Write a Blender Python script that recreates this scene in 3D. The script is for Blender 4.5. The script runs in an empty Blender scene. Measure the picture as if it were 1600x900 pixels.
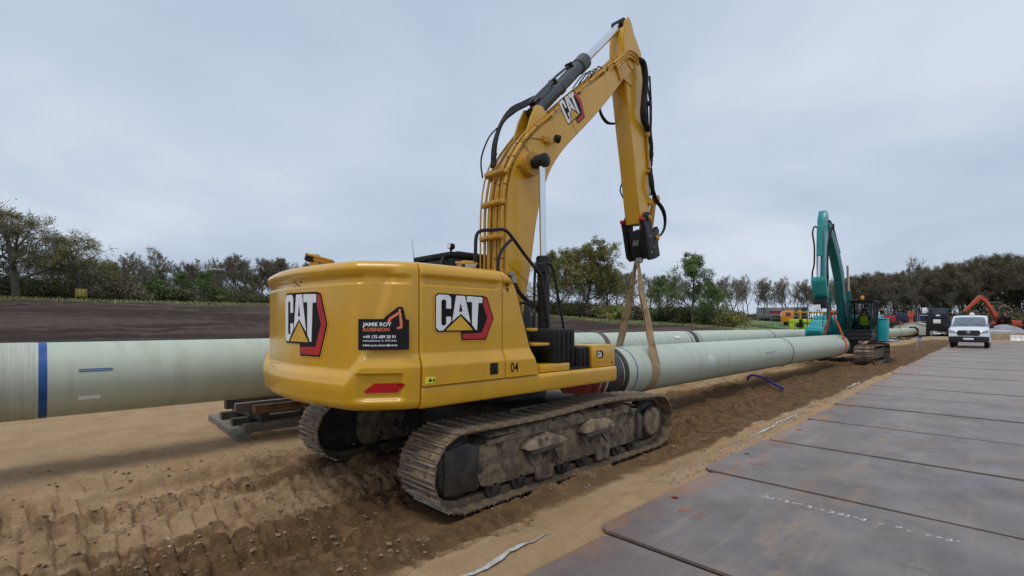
import bpy, bmesh, math, random
import numpy as np
from mathutils import Vector, Matrix
R = math.radians
random.seed(7)
sc = bpy.context.scene
COL = sc.collection
# ------------------------------------------------------------------ camera
cam = bpy.data.cameras.new('camera'); camo = bpy.data.objects.new('camera', cam); COL.objects.link(camo)
camo.location = (0, 0, 1.876); camo.rotation_euler = (R(90), 0, R(45.6))
cam.sensor_width = 36; cam.lens = 760/1600*36; cam.shift_y = 55/1600; cam.clip_start = .05; cam.clip_end = 3000
sc.camera = camo
# ------------------------------------------------------------------ sky and sun (overcast)
SUN_EL, SUN_AZ = 68, 160
w = bpy.data.worlds.new('World'); sc.world = w; w.use_nodes = True
nt = w.node_tree; nt.nodes.clear()
def N(t, **k):
    n = nt.nodes.new(t)
    for a, b in k.items(): setattr(n, a, b)
    return n
out = N('ShaderNodeOutputWorld'); bg = N('ShaderNodeBackground'); bg.inputs[1].default_value = .1
sky = N('ShaderNodeTexSky', sky_type='NISHITA', sun_disc=False)
sky.sun_elevation = R(SUN_EL); sky.sun_rotation = R(SUN_AZ); sky.dust_density = 3; sky.air_density = 1.2
tc = N('ShaderNodeTexCoord'); sx = N('ShaderNodeSeparateXYZ'); nt.links.new(tc.outputs['Generated'], sx.inputs[0])
mx = N('ShaderNodeMath', operation='MAXIMUM'); mx.inputs[1].default_value = .0; nt.links.new(sx.outputs[2], mx.inputs[0])
ad = N('ShaderNodeMath', operation='ADD'); ad.inputs[1].default_value = .28; nt.links.new(mx.outputs[0], ad.inputs[0])
dv = N('ShaderNodeVectorMath', operation='DIVIDE'); nt.links.new(tc.outputs['Generated'], dv.inputs[0]); nt.links.new(ad.outputs[0], dv.inputs[1])
nz = N('ShaderNodeTexNoise'); nz.inputs['Scale'].default_value = 1.15; nz.inputs['Detail'].default_value = 4; nz.inputs['Roughness'].default_value = .52; nz.inputs['Distortion'].default_value = .25
nt.links.new(dv.outputs[0], nz.inputs['Vector'])
cr = N('ShaderNodeValToRGB'); e = cr.color_ramp
e.elements[0].position = .33; e.elements[0].color = (.48, .57, .71, 1)
e.elements[1].position = .70; e.elements[1].color = (.69, .755, .86, 1)
x = e.elements.new(.52); x.color = (.565, .65, .785, 1)
nt.links.new(nz.outputs[0], cr.inputs[0])
sc10 = N('ShaderNodeVectorMath', operation='SCALE'); sc10.inputs['Scale'].default_value = 10.; nt.links.new(cr.outputs[0], sc10.inputs[0])
mixs = N('ShaderNodeMix', data_type='RGBA', clamp_factor=True); mixs.inputs[0].default_value = .93
nt.links.new(sky.outputs[0], mixs.inputs['A']); nt.links.new(sc10.outputs[0], mixs.inputs['B'])
nt.links.new(mixs.outputs['Result'], bg.inputs[0]); nt.links.new(bg.outputs[0], out.inputs[0])
sl = bpy.data.lights.new('sun', 'SUN'); sl.energy = 1.5; sl.angle = R(25); sl.color = (1, .95, .88)
so = bpy.data.objects.new('sun', sl); COL.objects.link(so)
_a, _e = R(SUN_AZ), R(SUN_EL)
sd = Vector((math.sin(_a)*math.cos(_e), math.cos(_a)*math.cos(_e), math.sin(_e)))
so.rotation_euler = sd.to_track_quat('Z', 'Y').to_euler()
sc.view_settings.view_transform = 'Standard'; sc.view_settings.look = 'None'; sc.view_settings.gamma = 1
sc.view_settings.exposure = 0.0
sc.render.engine = 'CYCLES'
# ------------------------------------------------------------------ helpers
def tag(o, label=None, cat=None, group=None, kind=None):
    if label: o['label'] = label
    if cat: o['category'] = cat
    if group: o['group'] = group
    if kind: o['kind'] = kind
    return o
def empty(name, loc=(0, 0, 0), rz=0, label=None, cat=None, group=None, kind=None):
    o = bpy.data.objects.new(name, None); COL.objects.link(o); o.location = loc; o.rotation_euler = (0, 0, rz)
    o.empty_display_size = .2
    return tag(o, label, cat, group, kind)
def link(o, parent=None):
    COL.objects.link(o)
    if parent is not None: o.parent = parent
    return o
def copy_tree(o, parent=None):
    c = o.copy(); COL.objects.link(c)
    if parent is not None: c.parent = parent
    for ch in list(o.children): copy_tree(ch, c)
    return c
MATS = {}
def mat(name, c1, c2=None, scale=4, rough=.5, metal=0, bump=0, bscale=40, coat=0, contrast=(.35, .65), c3=None, s3=1.2, t3=(.55, .7), stretch=(1, 1, 1), spec=.5, trans=0, alpha=1, coords='Object', rvar=0, geo=None, gt=(.55,.8)):
    m = bpy.data.materials.new(name); m.use_nodes = True; t = m.node_tree; n = t.nodes
    b = n['Principled BSDF']; L = t.links.new
    b.inputs['Roughness'].default_value = rough; b.inputs['Metallic'].default_value = metal
    b.inputs['Specular IOR Level'].default_value = spec
    b.inputs['Coat Weight'].default_value = coat; b.inputs['Coat Roughness'].default_value = .12
    b.inputs['Transmission Weight'].default_value = trans; b.inputs['Alpha'].default_value = alpha
    b.inputs['Base Color'].default_value = (*c1, 1)
    tcn = n.new('ShaderNodeTexCoord'); mp = n.new('ShaderNodeMapping'); mp.inputs['Scale'].default_value = stretch
    L(tcn.outputs[coords], mp.inputs['Vector']); V = mp.outputs[0]
    def noise(s, det=6, ro=.6):
        q = n.new('ShaderNodeTexNoise'); q.inputs['Scale'].default_value = s; q.inputs['Detail'].default_value = det; q.inputs['Roughness'].default_value = ro
        L(V, q.inputs['Vector']); return q.outputs[0]
    def ramp(src, a, bb):
        q = n.new('ShaderNodeMapRange'); q.interpolation_type = 'SMOOTHSTEP'; q.inputs[1].default_value = a; q.inputs[2].default_value = bb; L(src, q.inputs[0]); return q.outputs[0]
    def mixc(f, A, B):
        q = n.new('ShaderNodeMix'); q.data_type = 'RGBA'; L(f, q.inputs[0])
        for sock, v in (('A', A), ('B', B)):
            if isinstance(v, tuple): q.inputs[sock].default_value = (*v, 1)
            else: L(v, q.inputs[sock])
        return q.outputs['Result']
    colr = c1
    if c2:
        f = noise(scale); colr = mixc(ramp(f, *contrast), c1, c2)
        if rvar:
            q = n.new('ShaderNodeMapRange'); q.inputs[3].default_value = max(.02, rough-rvar); q.inputs[4].default_value = min(1, rough+rvar); q.inputs[1].default_value = .3; q.inputs[2].default_value = .7
            L(f, q.inputs[0]); L(q.outputs[0], b.inputs['Roughness'])
    if c3: colr = mixc(ramp(noise(s3, 8, .65), *t3), colr, c3)
    if geo:   # wear/dirt that gathers where the named point attribute is high
        at = n.new('ShaderNodeAttribute'); at.attribute_name = 'wear'; colr = mixc(ramp(at.outputs['Fac'], *gt), colr, geo)
    if not isinstance(colr, tuple): L(colr, b.inputs['Base Color'])
    if bump:
        q = n.new('ShaderNodeBump'); q.inputs['Strength'].default_value = bump; q.inputs['Distance'].default_value = .02
        L(noise(bscale, 5, .6), q.inputs['Height']); L(q.outputs[0], b.inputs['Normal'])
    MATS[name] = m; return m
def catmull(pts, n=6, closed=False):
    P = [Vector(p) for p in pts]; o = []
    m = len(P)
    for i in range(m if closed else m-1):
        if closed: a, b, c, d = P[i-1], P[i], P[(i+1) % m], P[(i+2) % m]
        else: a, b, c, d = P[max(i-1, 0)], P[i], P[i+1], P[min(i+2, m-1)]
        for k in range(n):
            t = k/n; o.append(.5*((2*b)+(c-a)*t+(2*a-5*b+4*c-d)*t*t+(3*b-a-3*c+d)*t**3))
    if not closed: o.append(P[-1])
    return o
class MB:
    def __init__(s): s.v = []; s.f = []; s.mi = []; s.cur = 0
    def add(s, vs, fs):
        k = len(s.v); s.v += [tuple(v) for v in vs]; s.f += [tuple(i+k for i in f) for f in fs]; s.mi += [s.cur]*len(fs); return s
    def slot(s, i): s.cur = i; return s
    def box(s, c, d, rot=None, taper=None):
        hx, hy, hz = d[0]/2, d[1]/2, d[2]/2; vs = []
        for z in (-1, 1):
            t = 1 if (z < 0 or not taper) else taper
            for x, y in ((-1, -1), (1, -1), (1, 1), (-1, 1)):
                p = Vector((x*hx*t, y*hy*t, z*hz))
                if rot is not None: p = rot @ p
                vs.append(p+Vector(c))
        return s.add(vs, [(3, 2, 1, 0), (4, 5, 6, 7), (0, 1, 5, 4), (1, 2, 6, 5), (2, 3, 7, 6), (3, 0, 4, 7)])
    def bar(s, p0, p1, w, h, up=(0, 0, 1)):
        p0, p1 = Vector(p0), Vector(p1); d = (p1-p0).normalized(); u = Vector(up)
        sd_ = d.cross(u)
        if sd_.length < 1e-4: sd_ = d.cross(Vector((1, 0, 0)))
        sd_.normalize(); u = sd_.cross(d)
        vs = []
        for p in (p0, p1):
            for a, b in ((-1, -1), (1, -1), (1, 1), (-1, 1)): vs.append(p+sd_*a*w/2+u*b*h/2)
        return s.add(vs, [(3, 2, 1, 0), (4, 5, 6, 7), (0, 1, 5, 4), (1, 2, 6, 5), (2, 3, 7, 6), (3, 0, 4, 7)])
    def tube(s, path, r, n=8, cap=True, closed=False):
        P = [Vector(p) for p in path]; m = len(P); rr = r if isinstance(r, (list, tuple)) else [r]*m
        vs = []; u = None
        for i in range(m):
            if closed: d = P[(i+1) % m]-P[i-1]
            else: d = P[min(i+1, m-1)]-P[max(i-1, 0)]
            d.normalize()
            if u is None: u = d.orthogonal().normalized()
            else:
                u = u-d*u.dot(d)
                u = d.orthogonal().normalized() if u.length < 1e-5 else u.normalized()
            vv = d.cross(u)
            for k in range(n):
                a = 2*math.pi*k/n; vs.append(P[i]+(u*math.cos(a)+vv*math.sin(a))*rr[i])
        fs = []
        for i in range(m if closed else m-1):
            j = (i+1) % m
            for k in range(n): fs.append((i*n+k, i*n+(k+1) % n, j*n+(k+1) % n, j*n+k))
        if cap and not closed: fs += [tuple(range(n))[::-1], tuple((m-1)*n+k for k in range(n))]
        return s.add(vs, fs)
    def cyl(s, p0, p1, r, r1=None, n=16): return s.tube([p0, p1], [r, r if r1 is None else r1], n)
    def rev(s, prof, o, ax, n=24, ends=True):
        """prof: (distance along axis, radius)"""
        o = Vector(o); ax = Vector(ax).normalized(); u = ax.orthogonal().normalized(); v = ax.cross(u); vs = []
        for (t, r) in prof:
            for k in range(n):
                a = 2*math.pi*k/n; vs.append(o+ax*t+(u*math.cos(a)+v*math.sin(a))*r)
        fs = [(i*n+k, i*n+(k+1) % n, (i+1)*n+(k+1) % n, (i+1)*n+k) for i in range(len(prof)-1) for k in range(n)]
        if ends: fs += [tuple(range(n))[::-1], tuple((len(prof)-1)*n+k for k in range(n))]
        return s.add(vs, fs)
    def prism(s, poly, a, b, f=None):
        """poly in 2D, extruded from a to b; f(p,q,t)->xyz, default (t,p,q) i.e. poly in YZ, extruded along X"""
        f = f or (lambda p, q, t: (t, p, q)); n = len(poly)
        vs = [f(p, q, a) for p, q in poly]+[f(p, q, b) for p, q in poly]
        fs = [tuple(range(n))[::-1], tuple(range(n, 2*n))]+[(i, (i+1) % n, n+(i+1) % n, n+i) for i in range(n)]
        return s.add(vs, fs)
    def grid(s, fn, nu, nv, cu=False):
        vs = [fn(i/(nu-1 if not cu else nu), j/(nv-1)) for i in range(nu) for j in range(nv)]
        fs = []
        for i in range(nu if cu else nu-1):
            k = (i+1) % nu
            for j in range(nv-1): fs.append((i*nv+j, k*nv+j, k*nv+j+1, i*nv+j+1))
        return s.add(vs, fs)
    def mesh(s, name, mats, smooth=35, bev=0, bseg=2, recalc=True):
        me = bpy.data.meshes.new(name); me.from_pydata(s.v, [], s.f)
        mats = mats if isinstance(mats, (list, tuple)) else [mats]
        for m in mats: me.materials.append(MATS[m] if isinstance(m, str) else m)
        if len(mats) > 1: me.polygons.foreach_set('material_index', s.mi)
        if recalc or bev:
            bm = bmesh.new(); bm.from_mesh(me)
            if recalc: bmesh.ops.recalc_face_normals(bm, faces=bm.faces)
            if bev:
                ed = [e_ for e_ in bm.edges if len(e_.link_faces) == 2 and e_.calc_face_angle(0) > R(25)]
                bmesh.ops.bevel(bm, geom=ed, offset=bev, segments=bseg, affect='EDGES', profile=.5, clamp_overlap=True)
            bm.to_mesh(me); bm.free()
        if smooth:
            me.polygons.foreach_set('use_smooth', [True]*len(me.polygons)); me.set_sharp_from_angle(angle=R(smooth))
        me.update(); return me
    def build(s, name, mats, parent=None, **k):
        return link(bpy.data.objects.new(name, s.mesh(name, mats, **k)), parent)
def text_mb(txt, size, fn, thick=.002, offset=0, shear=0, align='LEFT', space=1.0, xs=1.0):
    """lettering as thin solids; fn(u,v,h)->xyz"""
    cu = bpy.data.curves.new('t', 'FONT'); cu.body = txt; cu.size = size; cu.offset = offset; cu.shear = shear; cu.align_x = align; cu.space_character = space
    cu.resolution_u = 3
    ob = bpy.data.objects.new('t', cu); COL.objects.link(ob)
    dg = bpy.context.evaluated_depsgraph_get(); me = bpy.data.meshes.new_from_object(ob.evaluated_get(dg))
    vs = [v.co.copy() for v in me.vertices]; fs = [tuple(p.vertices) for p in me.polygons]
    bpy.data.objects.remove(ob); bpy.data.curves.remove(cu); bpy.data.meshes.remove(me)
    m = MB(); m.add([fn(v.x*xs, v.y, thick) for v in vs], fs); return m
# numpy value noise
_rs = np.random.RandomState(3); _T = _rs.rand(512, 512)
def vnoise(x, y):
    xi = np.floor(x).astype(int); yi = np.floor(y).astype(int); fx = x-xi; fy = y-yi
    fx = fx*fx*(3-2*fx); fy = fy*fy*(3-2*fy)
    g = lambda a, b: _T[a % 512, b % 512]
    return (g(xi, yi)*(1-fx)+g(xi+1, yi)*fx)*(1-fy)+(g(xi, yi+1)*(1-fx)+g(xi+1, yi+1)*fx)*fy
def fbm(x, y, o=4, g=.5):
    a = 1; t = 0; s_ = 0
    for i in range(o):
        t = t+a*vnoise(x*2**i+17.3*i, y*2**i+9.1*i); s_ += a; a *= g
    return t/s_
def sstep(x, a, b):
    t = np.clip((x-a)/(b-a), 0, 1); return t*t*(3-2*t)
def sheet(name, xs, ys, zf, mats, attrs=None, kind='structure', mask=None, parent=None):
    X, Y = np.meshgrid(np.asarray(xs), np.asarray(ys), indexing='ij'); Z = zf(X, Y)
    nx, ny = X.shape; co = np.stack([X, Y, Z], -1).reshape(-1, 3)
    idx = np.arange(nx*ny).reshape(nx, ny)
    F = np.stack([idx[:-1, :-1], idx[1:, :-1], idx[1:, 1:], idx[:-1, 1:]], -1).reshape(-1, 4)
    if mask is not None:
        cx = co[F].mean(1); F = F[mask(cx[:, 0], cx[:, 1])]
    me = bpy.data.meshes.new(name); me.vertices.add(len(co)); me.vertices.foreach_set('co', co.ravel())
    me.loops.add(F.size); me.loops.foreach_set('vertex_index', F.ravel().astype(np.int32))
    me.polygons.add(len(F)); me.polygons.foreach_set('loop_start', np.arange(0, F.size, 4, dtype=np.int32))
    me.update(calc_edges=True); me.polygons.foreach_set('use_smooth', np.ones(len(F), bool))
    for k, fn in (attrs or {}).items():
        a = me.attributes.new(k, 'FLOAT', 'POINT'); a.data.foreach_set('value', fn(X, Y).ravel().astype(np.float32))
    me.materials.append(MATS[mats]); o = link(bpy.data.objects.new(name, me), parent)
    if kind: o['kind'] = kind
    return o
# ------------------------------------------------------------------ materials
YEL = (.64, .345, .011)
mat('yellow_paint', YEL, (.59, .315, .010), 3, .30, coat=.45, c3=(.46, .25, .03), s3=2.2, t3=(.62, .9), rvar=.08)
mat('yellow_dull', (.52, .28, .02), (.43, .22, .018), 6, .45, c3=(.2, .11, .03), s3=5, t3=(.58, .8))
mat('black_paint', (.009, .009, .010), (.016, .016, .016), 5, .45, rvar=.1, spec=.3)
mat('black_plastic', (.010, .010, .011), (.018, .017, .016), 8, .6, spec=.25, bump=.1, bscale=200)
mat('rubber', (.012, .012, .013), (.025, .023, .021), 12, .65, spec=.25)
mat('cylinder_grey', (.045, .05, .058), (.06, .065, .07), 6, .35)
mat('chrome', (.72, .74, .78), rough=.16, metal=1)
mat('steel_dark', (.07, .062, .055), (.11, .09, .07), 9, .5, metal=.3)
mat('track_steel', (.105, .082, .058), (.20, .145, .09), 7, .62, metal=.15, c3=(.30, .205, .115), s3=4, t3=(.5, .62), bump=.35, bscale=55)
mat('grouser_worn', (.34, .30, .26), (.22, .175, .13), 9, .42, metal=.3)
mat('mud', (.12, .09, .06), (.25, .185, .12), 6, .85, bump=1.0, bscale=24, c3=(.04, .033, .028), s3=4.5, t3=(.53, .64), contrast=(.4, .6))
mat('grease_black', (.012, .012, .013), (.05, .04, .032), 5, .5, c3=(.12, .09, .06), s3=3, t3=(.6, .72), bump=.3, bscale=30)
mat('decal_black', (.007, .007, .008), rough=.55, spec=.2)
mat('decal_white', (.84, .85, .86), (.74, .76, .78), 6, .4)
mat('decal_red', (.50, .015, .018), (.36, .008, .012), 4, .35)
mat('decal_yellow', (.75, .42, .02), (.62, .33, .01), 4, .4)
mat('sign_black', (.012, .012, .016), rough=.6, spec=.2)
mat('sign_orange', (.72, .12, .04), (.8, .22, .1), 6, .5)
mat('sign_yellow', (.75, .72, .05), rough=.5)
mat('board_yellow', (.38, .32, .06), (.28, .24, .05), 3, .8)
mat('reflector_red', (.50, .0, .005), (.40, .0, .004), 60, .25)
mat('seam', (.02, .012, .004), rough=.8)
mat('lamp_glass', (.45, .45, .5), (.3, .3, .36), 30, .12)
mat('glass_dark', (.02, .026, .03), (.03, .04, .045), 2, .05, spec=.8)
mat('pipe_grp', (.43, .49, .385), (.47, .52, .425), 1.2, .42, c3=(.31, .34, .25), s3=1.1, t3=(.5, .8), stretch=(.6, 4, .6), bump=.12, bscale=14)
mat('pipe_grp_rough', (.40, .44, .35), (.5, .53, .45), 2, .6, stretch=(.5, 26, .5), bump=.5, bscale=8)
mat('pipe_blue', (.005, .05, .24), (.008, .08, .3), 5, .45)
mat('coupling_black', (.02, .018, .018), (.04, .035, .034), 5, .45)
mat('coupling_brown', (.12, .09, .07), (.07, .055, .05), 6, .6)
mat('cap_red', (.2, .03, .02), (.12, .02, .015), 6, .5)
mat('webbing', (.36, .23, .115), (.46, .32, .175), 5, .85, c3=(.19, .125, .07), s3=6, t3=(.5, .7), bump=.4, bscale=120)
mat('webbing_orange', (.75, .12, .02), (.6, .08, .015), 5, .8)
mat('timber_old', (.13, .11, .09), (.2, .17, .14), 7, .85, stretch=(1, 1, 4), bump=.5, bscale=30)
mat('timber_dark', (.035, .03, .024), (.07, .06, .046), 6, .85, bump=.4, bscale=30)
mat('timber_fresh', (.27, .15, .065), (.19, .10, .045), 5, .8, c3=(.06, .045, .03), s3=4, t3=(.5, .66), bump=.4, bscale=30)
mat('plate_steel', (.16, .142, .14), (.205, .18, .175), 1.3, .42, metal=.25, c3=(.24, .195, .165), s3=.7, t3=(.52, .85), bump=.12, bscale=30, rvar=.12, coords='Object')
mat('plate_rust', (.36, .12, .03), (.26, .10, .05), 9, .75)
mat('chalk_white', (.68, .68, .66), (.35, .34, .33), 30, .8)
mat('plate_hole', (.02, .014, .01), rough=.9)
mat('geotextile', (.5, .5, .48), (.3, .27, .22), 8, .85, bump=.4, bscale=60)
mat('stone_grey', (.17, .145, .115), (.30, .25, .195), 3, .85)
mat('clod', (.16, .10, .055), (.28, .19, .112), 2.5, .95, bump=.4, bscale=90)
mat('hose_blue', (.012, .012, .22), (.02, .02, .32), 5, .4)
mat('teal_paint', (.003, .25, .25), (.005, .21, .21), 3, .35, coat=.3)
mat('teal_dark', (.002, .15, .15), (.003, .11, .11), 3, .42)
mat('cyan_paint', (.008, .34, .36), rough=.4)
mat('red_orange', (.52, .065, .018), (.42, .05, .015), 4, .42)
mat('orange_paint', (.75, .25, .01), rough=.4)
mat('lime_paint', (.42, .58, .03), rough=.5)
mat('hivis', (.50, .72, .02), (.42, .62, .02), 6, .8)
mat('skin', (.45, .25, .17), rough=.55)
mat('trousers', (.03, .035, .06), (.045, .05, .08), 8, .85)
mat('helmet_red', (.6, .06, .03), rough=.35)
mat('helmet_white', (.75, .75, .74), rough=.3)
mat('van_white', (.66, .71, .78), (.62, .67, .74), 2, .28, coat=.4)
mat('van_black', (.012, .013, .016), rough=.5)
mat('windscreen', (.10, .135, .16), (.16, .19, .21), 1.5, .06, spec=.8)
mat('headlight', (.5, .53, .57), (.25, .28, .32), 12, .1)
mat('truck_blue', (.012, .02, .06), rough=.4)
mat('truck_red', (.36, .012, .022), rough=.4)
mat('machine_yellow', (.6, .33, .02), rough=.45)
mat('galvanised', (.38, .39, .4), (.3, .31, .32), 8, .45, metal=.5)
mat('tarp_white', (.66, .66, .58), (.52, .52, .46), 3, .7)
mat('cover_grey', (.3, .31, .33), (.22, .23, .26), 2, .7)
mat('bark', (.07, .06, .046), (.11, .095, .072), 3, .9)
mat('bark_green', (.055, .052, .034), (.085, .078, .05), 2, .9)
mat('twig', (.13, .112, .088), (.17, .145, .112), 1.5, .9)
mat('leaf_olive', (.19, .19, .05), (.25, .23, .065), .5, .7)
mat('leaf_green', (.085, .16, .035), (.13, .20, .05), .5, .7)
mat('leaf_bud', (.15, .115, .07), (.165, .145, .08), .15, .8)
mat('leaf_mix', (.13, .115, .055), (.16, .13, .07), .12, .8)
mat('leaf_dark', (.085, .105, .038), (.125, .13, .055), .3, .7)
mat('ivy', (.02, .035, .013), (.035, .05, .02), 1, .8)
mat('brick_tower', (.13, .105, .075), (.09, .075, .055), 1.5, .9)
mat('sand_heap', (.33, .25, .16), (.25, .18, .11), 2, .95)
mat('grass', (.07, .17, .025), (.11, .20, .04), .25, .9, c3=(.24, .22, .10), s3=.10, t3=(.47, .6), bump=.5, bscale=3)
mat('tuft', (.17, .19, .06), (.30, .27, .13), .35, .9)
mat('wood_floor', (.05, .05, .025), (.08, .07, .035), .4, .95)
# ------------------------------------------------------------------ ground
EX, EY = -5.28, 4.82                     # yellow excavator: swing centre on the ground
def soil_mat(name, dry, dry2, wet, wet2, attr='moist', bump=.5, sc_=9):
    m = bpy.data.materials.new(name); m.use_nodes = True; t = m.node_tree; n = t.nodes; L = t.links.new; b = n['Principled BSDF']
    b.inputs['Roughness'].default_value = .95; b.inputs['Specular IOR Level'].default_value = .15
    g = n.new('ShaderNodeNewGeometry')
    def noise(s, d=7, r=.62):
        q = n.new('ShaderNodeTexNoise'); q.inputs['Scale'].default_value = s; q.inputs['Detail'].default_value = d; q.inputs['Roughness'].default_value = r; L(g.outputs['Position'], q.inputs['Vector']); return q.outputs[0]
    def mr(src, a, bb):
        q = n.new('ShaderNodeMapRange'); q.interpolation_type = 'SMOOTHSTEP'; q.inputs[1].default_value = a; q.inputs[2].default_value = bb; L(src, q.inputs[0]); return q.outputs[0]
    def mix(f, A, B):
        q = n.new('ShaderNodeMix'); q.data_type = 'RGBA'; L(f, q.inputs[0])
        for so_, v in (('A', A), ('B', B)):
            if isinstance(v, tuple): q.inputs[so_].default_value = (*v, 1)
            else: L(v, q.inputs[so_])
        return q.outputs['Result']
    a = n.new('ShaderNodeAttribute'); a.attribute_name = attr
    n1 = noise(sc_, 10, .7); n2 = noise(1.7); n3 = noise(60, 3)
    sm = n.new('ShaderNodeMath'); sm.operation = 'ADD'; L(a.outputs['Fac'], sm.inputs[0])
    s2 = n.new('ShaderNodeMath'); s2.operation = 'MULTIPLY_ADD'; s2.inputs[1].default_value = 1.15; s2.inputs[2].default_value = -.575; L(n1, s2.inputs[0]); L(s2.outputs[0], sm.inputs[1])
    f = mr(sm.outputs[0], .28, .70)
    c = mix(f, mix(mr(n2, .35, .65), dry, dry2), mix(mr(n1, .35, .65), wet, wet2))
    sp = mix(mr(n3, .66, .74), c, (.33, .26, .19))
    sp2 = mix(mr(n3, .30, .24), sp, tuple(v*.6 for v in wet))
    L(sp2, b.inputs['Base Color'])
    bp = n.new('ShaderNodeBump'); bp.inputs['Strength'].default_value = bump; bp.inputs['Distance'].default_value = .04; L(noise(20, 10, .72), bp.inputs['Height']); L(bp.outputs[0], b.inputs['Normal'])
    MATS[name] = m
soil_mat('sand', (.40, .272, .158), (.345, .225, .122), (.09, .051, .024), (.175, .103, .048), bump=.8, sc_=4.5)
soil_mat('field_soil', (.082, .060, .050), (.10, .074, .06), (.042, .031, .027), (.052, .039, .032), sc_=1.2, bump=.9)
# lanes pressed by crawler tracks: x centre at y=0, drift per metre, half width, y range, depth, moisture
LANES = [(-5.30, .02, .32, -9, 9, .8, .35), (-4.68, .035, .33, -9, 4.6, 1.15, .8), (-7.35, .012, .32, -9, 26, .4, .25), (-5.9, -.03, .3, -6, 3.2, .85, .4), (-3.99, .0, .34, -9, 60, 1.2, .85), (-6.58, .0, .34, -9, 60, 1.05, .42), (-4.62, -.004, .33, 6.5, 60, .9, .8),
         (-5.3, -.01, .34, 8, 60, .8, .75), (-3.45, -.012, .25, 7, 60, .6, .7), (-6.05, .006, .3, 9, 60, .7, .65), (-3.42, .03, .22, -5, 4.0, .8, .5)]
def lane_fields(X, Y):
    dz = np.zeros_like(X); mo = np.zeros_like(X)
    wob = .12*(fbm(Y*.35, X*0+3.3, 3)-.5)
    for i, (xc, dr, hw, y0, y1, dep, m) in enumerate(LANES):
        c = xc+dr*Y+wob*(1 if i not in (4, 5) else .35); d = np.abs(X-c)
        ye = sstep(Y, y0, y0+1)*(1-sstep(Y, y1-1, y1))
        brk = fbm(X*1.6+i*7, Y*1.1, 3)
        ins = (1-sstep(d, hw-.01, hw+.03))*ye
        ph = (Y+.09*fbm(X*1.8+i, Y*1.1, 3))/(.192 if i != 2 else .21)+i*.37+(X-c)*(.25 if i in (1, 3) else 0)
        tri = np.abs((ph % 1)-.5)*2
        teeth = 1-np.clip((tri-.56)/.14, 0, 1)          # flat lands parted by narrow grooves
        mid = np.exp(-((X-c)/.05)**2)*.6; rail_ = np.exp(-((np.abs(X-c)-.13)/.025)**2)
        amp = sstep(brk, .34, .47)
        crumb = fbm(X*11+i, Y*11, 3)-.5
        dz = dz*(1-.75*ins)+ins*dep*(-.075+.062*teeth*amp*(1-mid)+.02*rail_*amp+.05*(brk-.5)+.035*crumb)
        dz += ye*dep*.13*np.exp(-((d-hw-.11)/.075)**2)*sstep(fbm(X*4+i, Y*2.2+i*3, 4), .42, .72)
        mo = np.maximum(mo*(1-.35*ins), ins*m*(.35+.9*brk))
        mo = np.maximum(mo, .75*m*ye*np.exp(-((d-hw-.1)/.1)**2)*sstep(fbm(X*3+i, Y*2, 3), .42, .65))
    return dz, mo
def ground_h(X, Y):
    dz, _ = lane_fields(X, Y)
    near = (1-sstep(Y, 30, 60))
    z = -.012+.05*(fbm(X*.5, Y*.5, 4)-.5)+.035*(fbm(X*2.6+40, Y*2.6, 4)-.5)*1.0+.03*(fbm(X*9, Y*9, 3)-.5)
    rough = sstep(X, -9.5, -7.5)
    z = z+dz*near+.03*rough*(fbm(X*5+9, Y*5, 4)-.5)
    # churned clods between the two track lanes and beside them
    ch = sstep(fbm(X*1.3+70, Y*.8, 3), .5, .68)*sstep(X, -7.6, -7.0)*(1-sstep(X, -3.35, -3.1))
    z = z+ch*.08*(fbm(X*8, Y*8, 4)-.45)
    # soil pressed flat under the standing tracks
    for c_ in (EX+1.295, EX-1.295):
        u_ = (1-sstep(np.abs(X-c_), .30, .36))*sstep(Y, EY-2.25, EY-2.0)*(1-sstep(Y, EY+2.0, EY+2.25)); z = z*(1-u_)-.034*u_
        u2 = (1-sstep(np.abs(X-c_), .34, .5))*sstep(Y, EY-2.6, EY-2.2)*(1-sstep(Y, EY+2.2, EY+2.6))*(1-u_); z = z*(1-u2)+u2*(.012+.04*(fbm(X*7, Y*7, 3)-.5))
    # sand heaped against the plates; flat bed below them
    ed = -2.62-.02*(Y-3.6)
    z = z+.05*np.exp(-((X-(ed-.22))/.16)**2)*sstep(fbm(X*2+3, Y*1.2, 3), .35, .7)
    bed = sstep(X, ed-.06, ed+.06)*(1-sstep(Y, 66, 70))
    z = z*(1-bed)-.03*bed
    far = sstep(np.hypot(X, Y), 40, 90)
    return z*(1-far)-.04*far
def moist_f(X, Y):
    _, mo = lane_fields(X, Y)
    n = fbm(X*.45+5, Y*.3, 4)
    base = .16+.9*(n-.42)
    strip = sstep(X, -7.2, -5.6)*(1-sstep(X, -3.35, -2.95))
    base = base+strip*(.12+.34*sstep(Y, 5, 9))*1.2
    s1 = sstep(X, -5.05, -4.6)*(1-sstep(X, -3.45, -3.0)); s2 = sstep(X, -6.9, -6.5)*(1-sstep(X, -6.3, -5.9))
    base = base+.30*s1*(.4+1.1*fbm(X*1.1+31, Y*.8, 4))+.22*s2*(1-sstep(Y, 3, 6))
    base = base-.5*sstep(X, -3.45, -3.0)*(.6+.8*fbm(X*2, Y*.9, 3))*.9
    base = base-.25*(1-sstep(X, -8.3, -7.3))
    mo = mo*sstep(-X, 2.75, 3.2)
    return np.clip(np.maximum(base, mo+.25*(n-.5)), -.2, 1.1)
def grade(a, b, s0, g, cap):
    o = [a]; s_ = s0
    while (o[-1] < b if b > a else o[-1] > b):
        o.append(o[-1]+(s_ if b > a else -s_)); s_ = min(s_*g, cap)
    return o
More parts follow.
